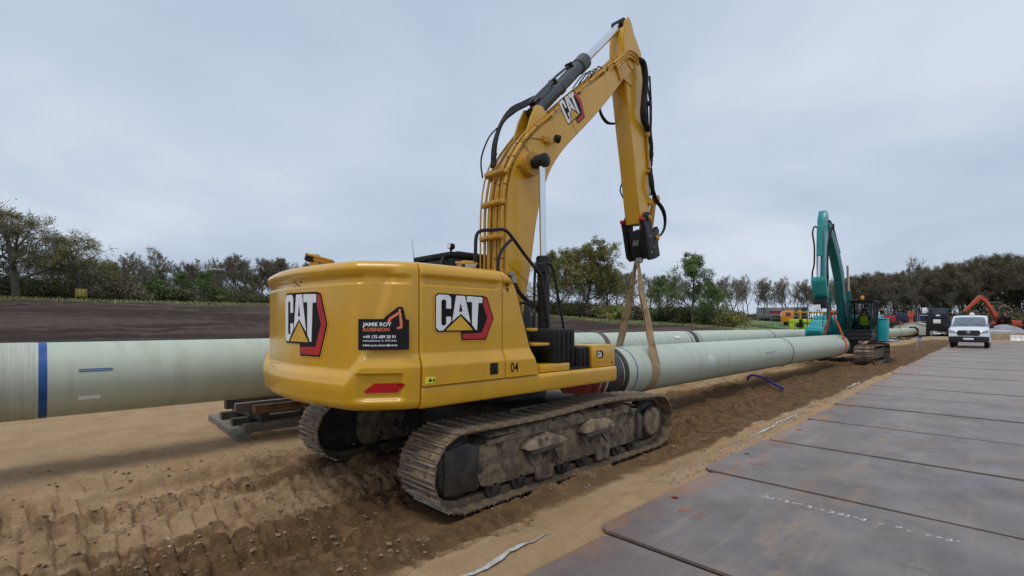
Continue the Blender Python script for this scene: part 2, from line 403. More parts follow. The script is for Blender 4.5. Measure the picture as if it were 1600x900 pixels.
gx = grade(-9.2, -16, .05, 1.15, .4)[::-1][:-1]+list(np.arange(-9.2, -7.6, .035))+list(np.arange(-7.6, -2.5, .026))+list(np.arange(-2.5, -2.3, .05))+grade(-2.3, 420, .06, 1.25, 60)
gy = grade(-.6, -150, .05, 1.25, 40)[::-1][:-1]+list(np.arange(-.6, 4.6, .0125))+list(np.arange(4.6, 7.2, .022))+grade(7.2, 520, .024, 1.022, 60)
sheet('ground', gx, gy, ground_h, 'sand', {'moist': moist_f})
# ploughed field rising to the left
def field_base(X, Y): return np.minimum(.0762*np.maximum(-14.6-X, 0), 4.4)
def HZ(x, y): return float(field_base(np.array(x), np.array(y)))
def field_h(X, Y):
    f = field_base(X, Y)-.02*(X > -16)
    sh = X+.06*Y+.5*(fbm(Y*.12, X*.02, 3)-.5)
    fur = .5-.5*np.cos(sh*2*math.pi/.95)
    big = np.exp(-(((sh/6.2) % 1-.5)/.05)**2)
    return f+.24*fur*(.4+fbm(X*.5, Y*.7, 3))+.18*(fbm(X*1.6, Y*1.6, 4)-.5)-.12*big
def field_m(X, Y): return .5+1.6*(fbm(X*.16, Y*.05, 4)-.5)+1.3*(fbm(X*1.1+.07*Y, Y*.03, 3)-.5)
fx = grade(-15.2, -26.8, .8, 1.0, 2)[::-1]
fx = list(np.arange(-72, -27.2, .14))+fx
fx = grade(-72, -420, .5, 1.3, 50)[::-1][:-1]+fx
fy = grade(-8, -200, .6, 1.2, 30)[::-1][:-1]+list(np.arange(-8, 52, .28))+grade(52, 520, .5, 1.1, 30)
o = sheet('ploughed_field', fx, fy, field_h, 'field_soil', {'moist': field_m})
def grass_h(X, Y): return field_base(X, Y)+.16+.14*(fbm(X*.8, Y*.8, 4)-.5)
gxs = list(np.linspace(-420, -80, 30))+list(np.arange(-79, -15, .9)); gys = list(np.linspace(-200, -20, 20))+list(np.arange(-19, 130, 1.1))+list(np.linspace(131, 520, 30))
def gmask(x, y):
    wv = 3*(fbm(x*.08, y*.08, 3)-.5)
    return ((x < -66+wv)) | ((y > 66+wv*1.5) & (x < -16)) | ((y > 57+wv) & (x < -33))
sheet('grass_field', gxs, gys, grass_h, 'grass', mask=gmask)
def tufts(n=9000):
    rr = np.random.RandomState(21); V = []; F = []
    while len(F) < n:
        if rr.rand() < .55: x, y = -66.5+rr.randn()*1.3, rr.uniform(-14, 66)
        else: x = rr.uniform(-66, -18); y = (58.5 if x < -33 else 67)+rr.randn()*1.5
        if float(fbm(np.array(x*.3), np.array(y*.3), 3)) < .42: continue
        z = float(field_base(np.array(x), np.array(y)))+.05; k = len(V); h_ = rr.uniform(.15, .55); a_ = rr.rand()*6.28; w_ = rr.uniform(.05, .16)
        V += [(x-w_*math.cos(a_), y-w_*math.sin(a_), z), (x+w_*math.cos(a_), y+w_*math.sin(a_), z), (x+rr.randn()*.12, y+rr.randn()*.12, z+h_)]; F.append((k, k+1, k+2))
    me = bpy.data.meshes.new('grass_tufts'); me.from_pydata(V, [], F); me.materials.append(MATS['tuft']); o_ = link(bpy.data.objects.new('grass_tufts', me)); tag(o_, 'ragged pale grass along the edge of the ploughed field', 'grass', kind='stuff')
tufts()
sheet('woodland_floor', list(np.linspace(-60, 160, 40)), list(np.linspace(92, 300, 30)), lambda X, Y: field_base(X, Y)*0+.12+.5*(fbm(X*.2, Y*.2, 3)), 'wood_floor')
# ------------------------------------------------------------------ steel plate road
def plate_mat():
    m = bpy.data.materials.new('plate_steel'); m.use_nodes = True; t = m.node_tree; n = t.nodes; L = t.links.new; b = n['Principled BSDF']
    g = n.new('ShaderNodeNewGeometry'); oi = n.new('ShaderNodeObjectInfo')
    def noise(s_, st=(1, 1, 1), d=7, r=.62, off=False):
        mp = n.new('ShaderNodeMapping'); mp.inputs['Scale'].default_value = st; L(g.outputs['Position'], mp.inputs[0])
        q = n.new('ShaderNodeTexNoise'); q.inputs['Scale'].default_value = s_; q.inputs['Detail'].default_value = d; q.inputs['Roughness'].default_value = r
        L(mp.outputs[0], q.inputs['Vector']); return q.outputs[0]
    def mr(src, a, bb, lo=0, hi=1):
        q = n.new('ShaderNodeMapRange'); q.interpolation_type = 'SMOOTHSTEP'; q.inputs[1].default_value = a; q.inputs[2].default_value = bb; q.inputs[3].default_value = lo; q.inputs[4].default_value = hi; L(src, q.inputs[0]); return q.outputs[0]
    def mix(f, A, B):
        q = n.new('ShaderNodeMix'); q.data_type = 'RGBA'; L(f, q.inputs[0])
        for so_, v in (('A', A), ('B', B)):
            if isinstance(v, tuple): q.inputs[so_].default_value = (*v, 1)
            else: L(v, q.inputs[so_])
        return q.outputs['Result']
    c = mix(mr(oi.outputs['Random'], 0, 1), (.13, .110, .106), (.185, .152, .14))
    c = mix(mr(noise(1.1), .35, .68), c, (.205, .168, .152))
    c = mix(mr(noise(.8, (1, .5, 1), 9, .7), .50, .68, 0, .8), c, (.205, .14, .10))          # brown rust bloom
    c = mix(mr(noise(2.2, (2.2, .18, 1), 8, .68), .53, .75, 0, .65), c, (.30, .245, .19))     # sand dragged along by tyres
    tx = n.new('ShaderNodeSeparateXYZ'); L(g.outputs['Position'], tx.inputs[0])
    for x_c in (-1.35, .45):                                                              # dried mud in the wheel paths
        dq = n.new('ShaderNodeMath'); dq.operation = 'SUBTRACT'; L(tx.outputs[0], dq.inputs[0]); dq.inputs[1].default_value = x_c
        ab = n.new('ShaderNodeMath'); ab.operation = 'ABSOLUTE'; L(dq.outputs[0], ab.inputs[0])
        pm = n.new('ShaderNodeMath'); pm.operation = 'MULTIPLY'; L(mr(ab.outputs[0], .42, .12), pm.inputs[0]); L(mr(noise(2.4, (1.6, .55, 1), 9, .72), .46, .62, 0, .75), pm.inputs[1])
        c = mix(pm.outputs[0], c, (.25, .185, .125))
    c = mix(mr(noise(1.4, (.7, 1, 1), 8, .7), .60, .70, 0, .6), c, (.075, .068, .07))        # dark scuffs
    c = mix(mr(noise(26, (1, 1, 1), 3, .5), .70, .76, 0, .8), c, (.04, .035, .033))          # tar spots
    c = mix(mr(noise(9, (6, .25, 1), 5, .6), .66, .72, 0, .45), c, (.33, .30, .28))          # scratches
    sp = n.new('ShaderNodeSeparateXYZ'); L(g.outputs['Position'], sp.inputs[0])
    def mul(a, b2):
        q = n.new('ShaderNodeMath'); q.operation = 'MULTIPLY'; L(a, q.inputs[0]); L(b2, q.inputs[1]); return q.outputs[0]
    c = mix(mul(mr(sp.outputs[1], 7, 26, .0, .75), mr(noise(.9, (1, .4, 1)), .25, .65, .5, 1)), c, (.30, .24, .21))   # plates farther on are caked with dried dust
    c = mix(mul(mr(sp.outputs[0], -2.15, -2.75), mr(noise(2.6, (1, .5, 1), 8, .7), .48, .62, 0, .9)), c, (.34, .15, .055))   # rusty plate ends
    L(c, b.inputs['Base Color'])
    L(mr(noise(1.7, (1, .6, 1)), .3, .7, .30, .58), b.inputs['Roughness']); b.inputs['Metallic'].default_value = .12
    bp = n.new('ShaderNodeBump'); bp.inputs['Strength'].default_value = .18; bp.inputs['Distance'].default_value = .01; L(noise(18, (1, 1, 1), 6), bp.inputs['Height']); L(bp.outputs[0], b.inputs['Normal'])
    MATS['plate_steel'] = m
plate_mat()
road = empty('road', (0, 0, 0), kind='structure')
tag(road, 'road of grey steel plates laid side by side on the sand')
SEAMS = [-3.7, -1.25, 1.2, 3.65, 6.1, 8.4, 10.78, 13.2]
while SEAMS[-1] < 66: SEAMS.append(SEAMS[-1]+2.40+random.uniform(-.04, .04))
PLATES = []
def plate(i, y0, y1, xl, xr, z, tilt):
    r = .11; g = .023
    a0, a1 = y0+g, y1-g
    def arc(cx, cy, s): return [(cx+r*math.cos(R(s+t)), cy+r*math.sin(R(s+t))) for t in (0, 22, 45, 67, 90)]
    poly = arc(xl+r, a1-r, 90)+arc(xl+r, a0+r, 180)+arc(xr-r, a0+r, 270)+arc(xr-r, a1-r, 0)
    cx, cy = (xl+xr)/2, (y0+y1)/2
    m = MB(); m.prism([(p-cx, q-cy) for p, q in poly], -.012, .018, f=lambda p, q, t: (p, q, t))
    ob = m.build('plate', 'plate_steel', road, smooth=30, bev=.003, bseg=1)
    ob.location = (cx, cy, z); ob.rotation_euler = (R(random.uniform(-.34, -.12)), R(tilt), R(random.uniform(-.25, .25)))
    # lifting hole: rim ring and a dark opening
    if y0 < 30:
        h = MB(); hx, hy = xl+.14-cx, 0.0
        h.rev([(0, .052), (.0035, .05), (.0035, .04), (0, .038)], (hx, hy, .0182), (0, 0, 1), 20, ends=False); h.build('hole_rim', 'plate_rust' if i % 3 == 0 else 'plate_steel', ob)
        h = MB(); h.rev([(0, .039), (.001, .039)], (hx, hy, .0186), (0, 0, 1), 20); h.build('hole', 'plate_hole', ob)
    PLATES.append((ob, cx, cy, y0, y1, xl)); return ob
for i in range(len(SEAMS)-1):
    y0, y1 = SEAMS[i], SEAMS[i+1]
    xl = -2.62-.022*max(0, (y0-3.6))*(1 if y0 < 40 else .9)+random.uniform(-.03, .03)
    if 6 < y0 < 6.2: xl -= .10
    if y0 < 3.6: xl = -2.52
    plate(i, y0, y1, xl, xl+6.1+random.uniform(-.1, .1), -.012+.006*(i % 2)+random.uniform(-.002, .003), random.uniform(-.1, .1))
# paint and rust on the near plates
def on_plate(idx): ob, cx, cy, y0, y1, xl = PLATES[idx]; return ob, cx, cy
def patch(ob, pts, z, mt, name):
    m = MB(); m.prism(pts, z, z+.0008, f=lambda p, q, t: (p, q, t)); return m.build(name, mt, ob, smooth=0)
def scribble(ob, cx, cy, x0, y0, ang, strokes, sc_, mt, name, wd=.012):
    m = MB(); ca, sa = math.cos(ang), math.sin(ang)
    for st in strokes:
        pts = [Vector((x0-cx+(a*ca-b*sa)*sc_, y0-cy+(a*sa+b*ca)*sc_, .0195)) for a, b in st]
        for a, b in zip(pts, pts[1:]): m.bar(a, b, wd, .0012)
    return m.build(name, mt, ob, smooth=0)
idx = {round(PLATES[k][3], 2): k for k in range(len(PLATES))}
k2 = idx[3.65]; k3 = idx[6.1]; k1 = idx[1.2]
rng = random.Random(5)
def chalk_run(k, x0, x1, y, n, seed):
    ob, cx, cy = on_plate(k); rr = random.Random(seed); st = []
    for j in range(n):
        if rr.random() < .22: continue
        xx = x0+(x1-x0)*j/n+rr.uniform(-.01, .01); yy = y+rr.uniform(-.012, .012)
        if rr.random() < .6: st.append([(xx, yy), (xx+rr.uniform(.02, .05), yy+rr.uniform(-.03, .03))])
        else: st.append([(xx, yy-.03), (xx+.035, yy-.03), (xx+.04, yy+.02), (xx+.008, yy+.03)])
    scribble(ob, cx, cy, 0, 0, 0, st, 1, 'chalk_white', 'chalk_marks', .015)
chalk_run(k2, -1.85, -.25, 5.62, 24, 3); chalk_run(k1, -1.75, -.6, 3.1, 18, 9)
ob, cx, cy = on_plate(k2)
scribble(ob, cx, cy, -2.33, 4.55, R(-8), [[(0, .16), (.06, 0), (.12, .17)], [(.16, .17), (.30, .15), (.29, .06), (.2, .05)]], .85, 'plate_rust', 'paint_marks', .016)
ob, cx, cy = on_plate(k3)
scribble(ob, cx, cy, -2.42, 6.75, R(-8), [[(0, .1), (.06, 0), (.12, .1), (.2, .12)], [(.2, 0), (.22, .1), (.3, .05)]], .8, 'plate_rust', 'paint_marks', .016)
# ------------------------------------------------------------------ yellow excavator
exc = empty('excavator', (EX, EY, 0), 0, 'large yellow crawler excavator lifting a pale green pipe with a webbing sling', 'excavator')
# ---- crawler tracks
def track_path(n=400):
    """closed loop in YZ of the shoe's inner face"""
    pts = []
    def arc(cy, cz, r, a0, a1, k=12):
        for i in range(k+1):
            a = R(a0+(a1-a0)*i/k); pts.append((cy+r*math.cos(a), cz+r*math.sin(a)))
    arc(-1.82, .425, .385, 270, 90)
    for y, z in ((-1.3, .792), (-.75, .788), (-.2, .805), (.35, .83), (.62, .84), (1.0, .825), (1.5, .79)): pts.append((y, z))
    arc(1.93, .405, .365, 90, -90)
    P = [Vector((0, y, z)) for y, z in pts]
    # resample
    L_ = [0]
    for a, b in zip(P, P[1:]+P[:1]): L_.append(L_[-1]+(b-a).length)
    def at(s):
        s %= L_[-1]
        for i in range(len(P)):
            if L_[i+1] >= s:
                t = (s-L_[i])/max(1e-9, L_[i+1]-L_[i]); a, b = P[i], P[(i+1) % len(P)]; return a+(b-a)*t, (b-a).normalized()
    return at, L_[-1]
TP, TL = track_path()
NS = round(TL/.190); PITCH = TL/NS
def shoe_mesh(wd):
    m = MB(); p = PITCH
    # local: X across, Y along travel, Z outward
    prof = [(-p*.53, 0), (-p*.53, .012), (-p*.44, .014), (-p*.41, .036), (-p*.36, .036), (-p*.33, .014), (-p*.05, .013), (-p*.02, .028), (p*.03, .028), (p*.06, .013), (p*.28, .013), (p*.31, .028), (p*.36, .028), (p*.39, .014), (p*.47, .012), (p*.47, 0)]
    m.prism(prof, -wd/2, wd/2)
    n0 = len(prof)
    for i, f in enumerate(m.f):
        if i > 1 and i-2 in (2, 3, 4, 7, 8, 11, 12): m.mi[i] = 1
    m.slot(0)
    for sx in (-1, 1): m.box((sx*.11, 0, -.03), (.035, p*.98, .06))
    m.slot(2)
    for sx in (-.16, .16):
        for sy in (-.05, .045): m.box((sx, sy, .017), (.028, .028, .014))
    return m.mesh('track_shoe', ['track_steel', 'grouser_worn', 'steel_dark'], smooth=0)
SHOE = shoe_mesh(.6)
def mud_mound(name, parent, x0, x1, y0, y1, zf, hf, seed, mt='mud'):
    m = MB()
    def fn(u, v):
        y = y0+(y1-y0)*u; x = x0+(x1-x0)*v
        nz_ = float(fbm(np.array(y*5+seed), np.array(x*5+seed), 4))-.45
        e_ = math.sin(math.pi*min(1, max(0, u)))**.4*math.sin(math.pi*min(1, max(0, v)))**.35
        return (x, y, zf(y)+(hf+.16*nz_)*e_)
    m.grid(fn, 60, 22); return m.build(name, mt, parent, smooth=60)
def crawler(sx):
    xc = sx*1.295; o = 1 if sx > 0 else -1
    fr = MB()
    # track frame: sloped-top beam
    prof = [(-1.55, .20), (-1.60, .30), (-1.58, .62), (-1.3, .66), (-.6, .70), (.9, .70), (1.38, .63), (1.50, .52), (1.50, .22), (1.40, .17), (-1.45, .17)]
    fr.prism(prof, xc-.20, xc+.20)
    fr.prism([(-1.5, .66), (-.6, .73), (1.0, .72), (1.4, .64), (1.4, .62), (-1.5, .62)], xc-.24, xc+.24)
    trk = fr.build('track', 'mud', exc, smooth=25, bev=.015)
    trk['label'] = 'mud-caked crawler track'
    # steps and guards on the outer face
    xo = xc+o*.2
    for (ya, yb, za, zb) in ((-.95, -.42, .43, .50), (.05, .55, .45, .53)):
        m = MB(); m.box((xo+o*.075, (ya+yb)/2, (za+zb)/2), (.15, yb-ya, .055)); m.bar((xo, ya+.04, za), (xo+o*.12, ya+.04, za-.12), .03, .03); m.bar((xo, yb-.04, za), (xo+o*.12, yb-.04, za-.12), .03, .03)
        st = m.build('step', 'steel_dark', trk, bev=.006)
        mud_mound('mud_heap', trk, xo+o*.005, xo+o*.16, ya-.05, yb+.08, lambda y: zb-.005, .13, sx*3+ya)
    mud_mound('mud_heap', trk, xc-.22, xc+.25, -1.5, 1.35, lambda y: .70, .06, 11+sx)
    m = MB(); m.prism([(1.38, .2), (1.5, .2), (1.5, .53), (1.38, .6)], xo-o*.05, xo+o*.05); m.build('track_guard', 'steel_dark', trk, bev=.006)
    # sprocket with final-drive cover at the rear
    m = MB(); teeth = []
    for k in range(46): r_ = .385 if k % 2 else .335; a = 2*math.pi*k/46; teeth.append((-1.82+r_*math.cos(a), .425+r_*math.sin(a)))
    m.prism(teeth, xc-.04, xc+.04); m.rev([(-.16, .22), (-.16, .30), (.12, .30), (.17, .26), (.19, .16), (.19, .01)], (xc, -1.82, .425), (o, 0, 0), 28); m.build('sprocket', 'grease_black', trk, bev=0)
    m = MB(); m.prism([(-2.02, .20), (-1.62, .17), (-1.56, .22), (-1.56, .62), (-1.75, .68), (-2.02, .64)], xc+o*.10, xc+o*.195); m.build('drive_guard', 'grease_black', trk, bev=.012)
    # idler
    m = MB(); m.rev([(-.12, .10), (-.12, .25), (-.09, .30), (-.05, .335), (.05, .335), (.09, .30), (.12, .25), (.12, .22), (.20, .20), (.235, .17), (.235, .02)], (xc, 1.93, .405), (o, 0, 0), 32); m.build('idler', 'grease_black', trk)
    m = MB(); m.rev([(.2, .205), (.25, .2), (.26, .17), (.262, .02)], (xc, 1.80, .41), (o, 0, 0), 28); m.build('idler_hub', 'mud', trk)
    # rollers
    for k in range(8):
        y = -1.36+k*.385; m = MB(); m.rev([(-.17, .07), (-.17, .115), (-.12, .115), (-.10, .09), (.10, .09), (.12, .115), (.17, .115), (.175, .05), (.20, .05), (.20, .01)], (xc, y, .145), (o, 0, 0), 18); m.build('roller', 'grease_black', trk)
        if k in (2, 5):
            m = MB(); m.prism([(y-.17, .24), (y-.13, .07), (y+.13, .07), (y+.17, .24)], xc+o*.17, xc+o*.22); m.build('roller_guard', 'mud', trk, bev=.01)
    for y in (-.62, .62):
        m = MB(); m.rev([(-.14, .03), (-.14, .065), (.14, .065), (.14, .02)], (xc, y, .775-.02*(y < 0)), (o, 0, 0), 16); m.build('carrier_roller', 'grease_black', trk)
    # chain rails
    ch = MB()
    for side in (-.085, .085):
        k = 120; v = []
        loop = [TP(TL*i/k) for i in range(k)]
        vs = []
        for p, d in loop:
            nrm = Vector((0, -d.z, d.y))           # outward? checked by sign below
            c_ = Vector((0, .05, .42))
            if (p-c_).dot(nrm) < 0: nrm = -nrm
            for a, b in ((-.02, -.07), (.02, -.07), (.02, -.02), (-.02, -.02)): vs.append(Vector((xc+side+a, 0, 0))+Vector((0, p.y, p.z))+nrm*b)
        fs = [(i*4+j, i*4+(j+1) % 4, ((i+1) % k)*4+(j+1) % 4, ((i+1) % k)*4+j) for i in range(k) for j in range(4)]
        ch.add(vs, fs)
    ch.build('chain', 'steel_dark', trk, smooth=30)
    for k in range(NS):
        p, d = TP(TL*(k+.5*(sx > 0))/NS)
        p2, _ = TP(TL*(k+.5*(sx > 0))/NS+PITCH*.45); p1, _ = TP(TL*(k+.5*(sx > 0))/NS-PITCH*.45); d = (p2-p1).normalized()
        pm = (p1+p2)/2
        nrm = Vector((0, -d.z, d.y))
        if (pm-Vector((0, .05, .42))).dot(nrm) < 0: nrm = -nrm
        xax = d.cross(nrm)
        ob = link(bpy.data.objects.new('track_shoe', SHOE), trk)
        M_ = Matrix((xax, d, nrm)).transposed().to_4x4(); M_.translation = Vector((xc, pm.y, pm.z)); ob.matrix_local = M_
    return trk
crawler(1); crawler(-1)
m = MB(); m.prism([(-.9, .35), (.9, .35), (.75, .85), (-.75, .85)], -1.1, 1.1); m.rev([(0, .75), (.30, .75)], (0, 0, .78), (0, 0, 1), 40)
m.build('undercarriage', 'grease_black', exc, bev=.02)
# ---- revolving frame
m = MB(); m.box((0, -.66, 1.16), (2.6, 3.2, .14)); m.build('turntable_deck', 'black_paint', exc, bev=.02)
ZB, ZT = 1.075, 2.455
# outline of the tail, from the right door seam round the back to the left one
half = [(1.452, -2.275), (1.435, -2.36), (1.395, -2.455), (1.20, -2.735), (1.13, -2.79), (1.02, -2.84), (.75, -2.915), (.4, -2.975), (0, -3.0)]
OUT = [Vector((x, y, 0)) for x, y in half]+[Vector((-x, y, 0)) for x, y in half[-2::-1]]
OC = catmull(OUT, 10)
OL = [0]
for a, b in zip(OC, OC[1:]): OL.append(OL[-1]+(b-a).length)
def outline(s):
    s = min(max(s, 0), OL[-1]-1e-6)
    lo, hi = 0, len(OL)-1
    while hi-lo > 1:
        md = (lo+hi)//2
        if OL[md] <= s: lo = md
        else: hi = md
    t = (s-OL[lo])/(OL[lo+1]-OL[lo]); p = OC[lo].lerp(OC[lo+1], t)
    d0 = (OC[min(lo+1, len(OC)-1)]-OC[max(lo-1, 0)]).normalized(); d1 = (OC[min(lo+2, len(OC)-1)]-OC[lo]).normalized(); d = d0.lerp(d1, t).normalized()
    return p, Vector((-d.y, d.x, 0))
SMID = OL[-1]/2
def ss(x, a, b):
    t = min(1, max(0, (x-a)/(b-a))); return t*t*(3-2*t)
def lin(x, a, b): return min(1, max(0, (x-a)/(b-a)))
def edge_round(z, rt=.10, rb=.085):
    i = 0
    if z > ZT-rt: q = (z-(ZT-rt))/rt; i += rt*(1-math.sqrt(max(0, 1-q*q)))
    if z < ZB+rb: q = ((ZB+rb)-z)/rb; i += rb*(1-math.sqrt(max(0, 1-q*q)))*.9
    return i
def belt(sa):
    """height of the belt's upper edge; sa = distance from the door seam"""
    t = lin(sa, .52, .68); return 1.475*(1-t)+1.315*t
def cw_offset(s, z):
    sa = min(s, OL[-1]-s)                      # symmetric left/right
    d = -edge_round(z)
    zb = belt(sa); zt = zb+.115
    d += (.048-.016*ss(sa, .6, .9))*(1-lin(z, zb, zt))               # belt stands proud, its upper face slopes
    d -= .018*(1-ss(z, ZB+.05, zb-.02))
    line = .50-.30*(z-1.4)                     # slanted edge between corner panel and rear panel
    rear = lin(sa, line, line+.075)
    inz = ss(z, zt-.06, zt+.03)
    d -= .030*rear*inz*(1-ss(z, 2.29, 2.40))
    d -= .018*ss(z, 2.235, 2.25)*(1-ss(z, 2.29, 2.335))*(1-.9*ss(abs(sa-.42), .16, .05))*ss(sa, .05, .14)
    # lower corner cut that carries the red reflector
    if sa < .62 and z < 1.42:
        d -= .035*ss(z, 1.16, 1.20)*(1-ss(z, 1.40, 1.43))*ss(sa, .14, .2)*(1-ss(sa, .48, .60))
    return d
def cw_point(s, z, h=0):
    p, n_ = outline(s); q = p+n_*(cw_offset(s, z)+h-.022-.02*ss(min(s, OL[-1]-s), .7, 1.1)); return Vector((q.x, q.y, z))
zs = [ZB+(ZT-ZB)*k/150 for k in range(151)]
m = MB(); nu = 230
for_s = [OL[-1]*k/(nu-1) for k in range(nu)]
vs = [cw_point(s, z) for s in for_s for z in zs]; nv = len(zs)
fs = [(i*nv+j, (i+1)*nv+j, (i+1)*nv+j+1, i*nv+j+1) for i in range(nu-1) for j in range(nv-1)]
fs += [tuple(i*nv+nv-1 for i in range(nu)), tuple(i*nv for i in range(nu))[::-1], tuple(range(nv)), tuple((nu-1)*nv+j for j in range(nv))[::-1]]
m.add(vs, fs); cw = m.build('counterweight', 'yellow_paint', exc, smooth=50)
# vent holes in the rear
m = MB()
for k, (a, b) in enumerate(((-.09, .02), (-.05, -.02), (0, 0), (.045, .025), (.06, -.025))):
    p = cw_point(SMID-.0+a-.18, 2.275+b, .001); _, n_ = outline(SMID+a); m.cyl(p-n_*.01, p+n_*.002, .013, n=10)
m.build('vent_hole', 'seam', cw, smooth=0)
# red reflector
def srf(s0, z0):
    return lambda u, v, h: cw_point(s0-u, z0+v, h)
def slab(m, poly, fn, h0, h1, sub=1):
    """thin plate following a surface; its face is cut into small pieces so that it bends with it"""
    bm = bmesh.new(); bv = [bm.verts.new((u, v, 0)) for u, v in poly]; bm.faces.new(bv)
    bmesh.ops.triangulate(bm, faces=bm.faces[:])
    if sub > 1:
        mxl = max(max(p[0] for p in poly)-min(p[0] for p in poly), max(p[1] for p in poly)-min(p[1] for p in poly))/(sub*1.5)
        for _ in range(3):
            ed = [e_ for e_ in bm.edges if e_.calc_length() > mxl]
            if not ed: break
            bmesh.ops.subdivide_edges(bm, edges=ed, cuts=1); bmesh.ops.triangulate(bm, faces=bm.faces[:])
    bm.verts.index_update(); V2 = [v.co.copy() for v in bm.verts]; F2 = [tuple(v.index for v in f.verts) for f in bm.faces]
    bd = [(e_.verts[0].index, e_.verts[1].index) for e_ in bm.edges if len(e_.link_faces) == 1]; bm.free(); n_ = len(V2)
    m.add([fn(v.x, v.y, h0) for v in V2]+[fn(v.x, v.y, h1) for v in V2], [tuple(i+n_ for i in f) for f in F2]+[(a, b, n_+b, n_+a) for a, b in bd])
m = MB()
rf = srf(.50, 1.245)
slab(m, [(0.01, 0), (.29, -.0), (.36, .075), (.34, .085), (.09, .085), (.0, .015)], rf, .004, .012, 3); m.build('reflector', 'reflector_red', cw, smooth=0)
# ---- emblem, drawn once in 2D and laid on three surfaces
BACK = [(0, .235), (0, .77), (.045, .825), (.80, .815), (.875, .79), (1.0, .41), (.855, .0), (.43, .0), (.415, .155), (.03, .155)]
REDP = [(.80, .79), (.86, .765), (.978, .41), (.84, .022), (.45, .022), (.437, .115), (.775, .125), (.88, .41), (.80, .64)]
LC = [(.055, .18), (.015, .23), (.015, .755), (.055, .80), (.205, .80), (.25, .755), (.25, .56), (.175, .56), (.175, .69), (.15, .715), (.12, .715), (.095, .69), (.095, .29), (.12, .265), (.15, .265), (.175, .29), (.175, .42), (.25, .42), (.25, .335), (.12, .18)]
LA1 = [(.335, .795), (.41, .795), (.41, .68), (.378, .51), (.41, .51), (.41, .475), (.272, .34)]
LA2 = [(.41, .795), (.48, .795), (.575, .31), (.41, .475), (.41, .51), (.44, .51), (.41, .68)]
LT = [(.515, .795), (.785, .785), (.785, .68), (.715, .68), (.69, .185), (.665, .185), (.605, .275), (.605, .69), (.515, .69)]
TRI = [(.165, .18), (.41, .435), (.62, .18)]
def emblem(parent, fn, W, lift=.0):
    g = lambda u, v, h: fn(u*W, v*W, h+lift)
    m = MB(); slab(m, [(a+(a-.5)*.035, b+(b-.4)*.035) for a, b in BACK], g, .0, .0025, 6); bk = m.build('emblem_border', 'decal_yellow', parent, smooth=0)
    m = MB(); slab(m, BACK, g, .0, .004, 6); bk = m.build('emblem', 'decal_black', parent, smooth=0)
    m = MB(); slab(m, REDP, g, .004, .0065, 5); m.build('emblem_chevron', 'decal_red', bk, smooth=0)
    for P_ in (LC, LA1, LA2, LT):
        m = MB(); slab(m, P_, g, .004, .0075, 3); m.build('emblem_letter', 'decal_white', bk, smooth=0)
    m = MB(); slab(m, TRI, g, .004, .007, 4); m.build('emblem_triangle', 'decal_yellow', bk, smooth=0)
emblem(cw, lambda u, v, h: cw_point(SMID+.07-u, 1.55+v*.90, h), .86, .002)
# ---- business sign on the corner panel
def sgn(u, v, h):                       # u along the panel from rear to front, v up
    A = Vector((1.235, -2.715, 0)); B = Vector((1.40, -2.465, 0)); d = (B-A).normalized(); nn = Vector((d.y, -d.x, 0))
    q = A+d*(u-.05)+nn*(.006+h); return (q.x, q.y, 1.635+v)
SW = .445
f_ = lambda p: ((p[0]-115)/455*SW, (490-p[1])/455*SW)
m = MB(); slab(m, [f_(p) for p in ((115, 490), (115, 205), (340, 205), (360, 180), (465, 95), (495, 88), (518, 103), (540, 207), (570, 212), (570, 490))], sgn, 0, .003); sg = m.build('company_sign', 'sign_black', cw, smooth=0)
m = MB()
for poly in (((372, 235), (385, 195), (470, 140), (480, 110), (495, 115), (492, 150), (405, 210), (398, 240)), ((478, 150), (498, 145), (512, 268), (505, 290), (470, 300), (452, 288), (488, 268))): slab(m, [f_(p) for p in poly], sgn, .003, .0045)
m.build('sign_picture', 'sign_orange', sg, smooth=0)
def sg_text(t, x, y, size, mt, **k):
    u0, v0 = f_((x, y)); text_mb(t, size, lambda u, v, h: sgn(u0+u, v0+v, .0045), **k).build('sign_text', mt, sg, smooth=0, recalc=False)
sg_text('JAMIE ROY', 158, 270, .046, 'decal_white', offset=.0016, xs=1.12)
sg_text('ROBINSON', 155, 318, .046, 'sign_orange', offset=.001, xs=1.0)
sg_text('+49 175 689 20 91', 155, 382, .038, 'decal_white', offset=.0010, xs=1.0)
sg_text('Waldschlößchenstr. 7c  25746 Heide', 155, 412, .020, 'decal_white', offset=.0004, xs=.98)
sg_text('E-Mail: jamie.robinson@web.de', 155, 455, .024, 'decal_white', offset=.0006, xs=.98)
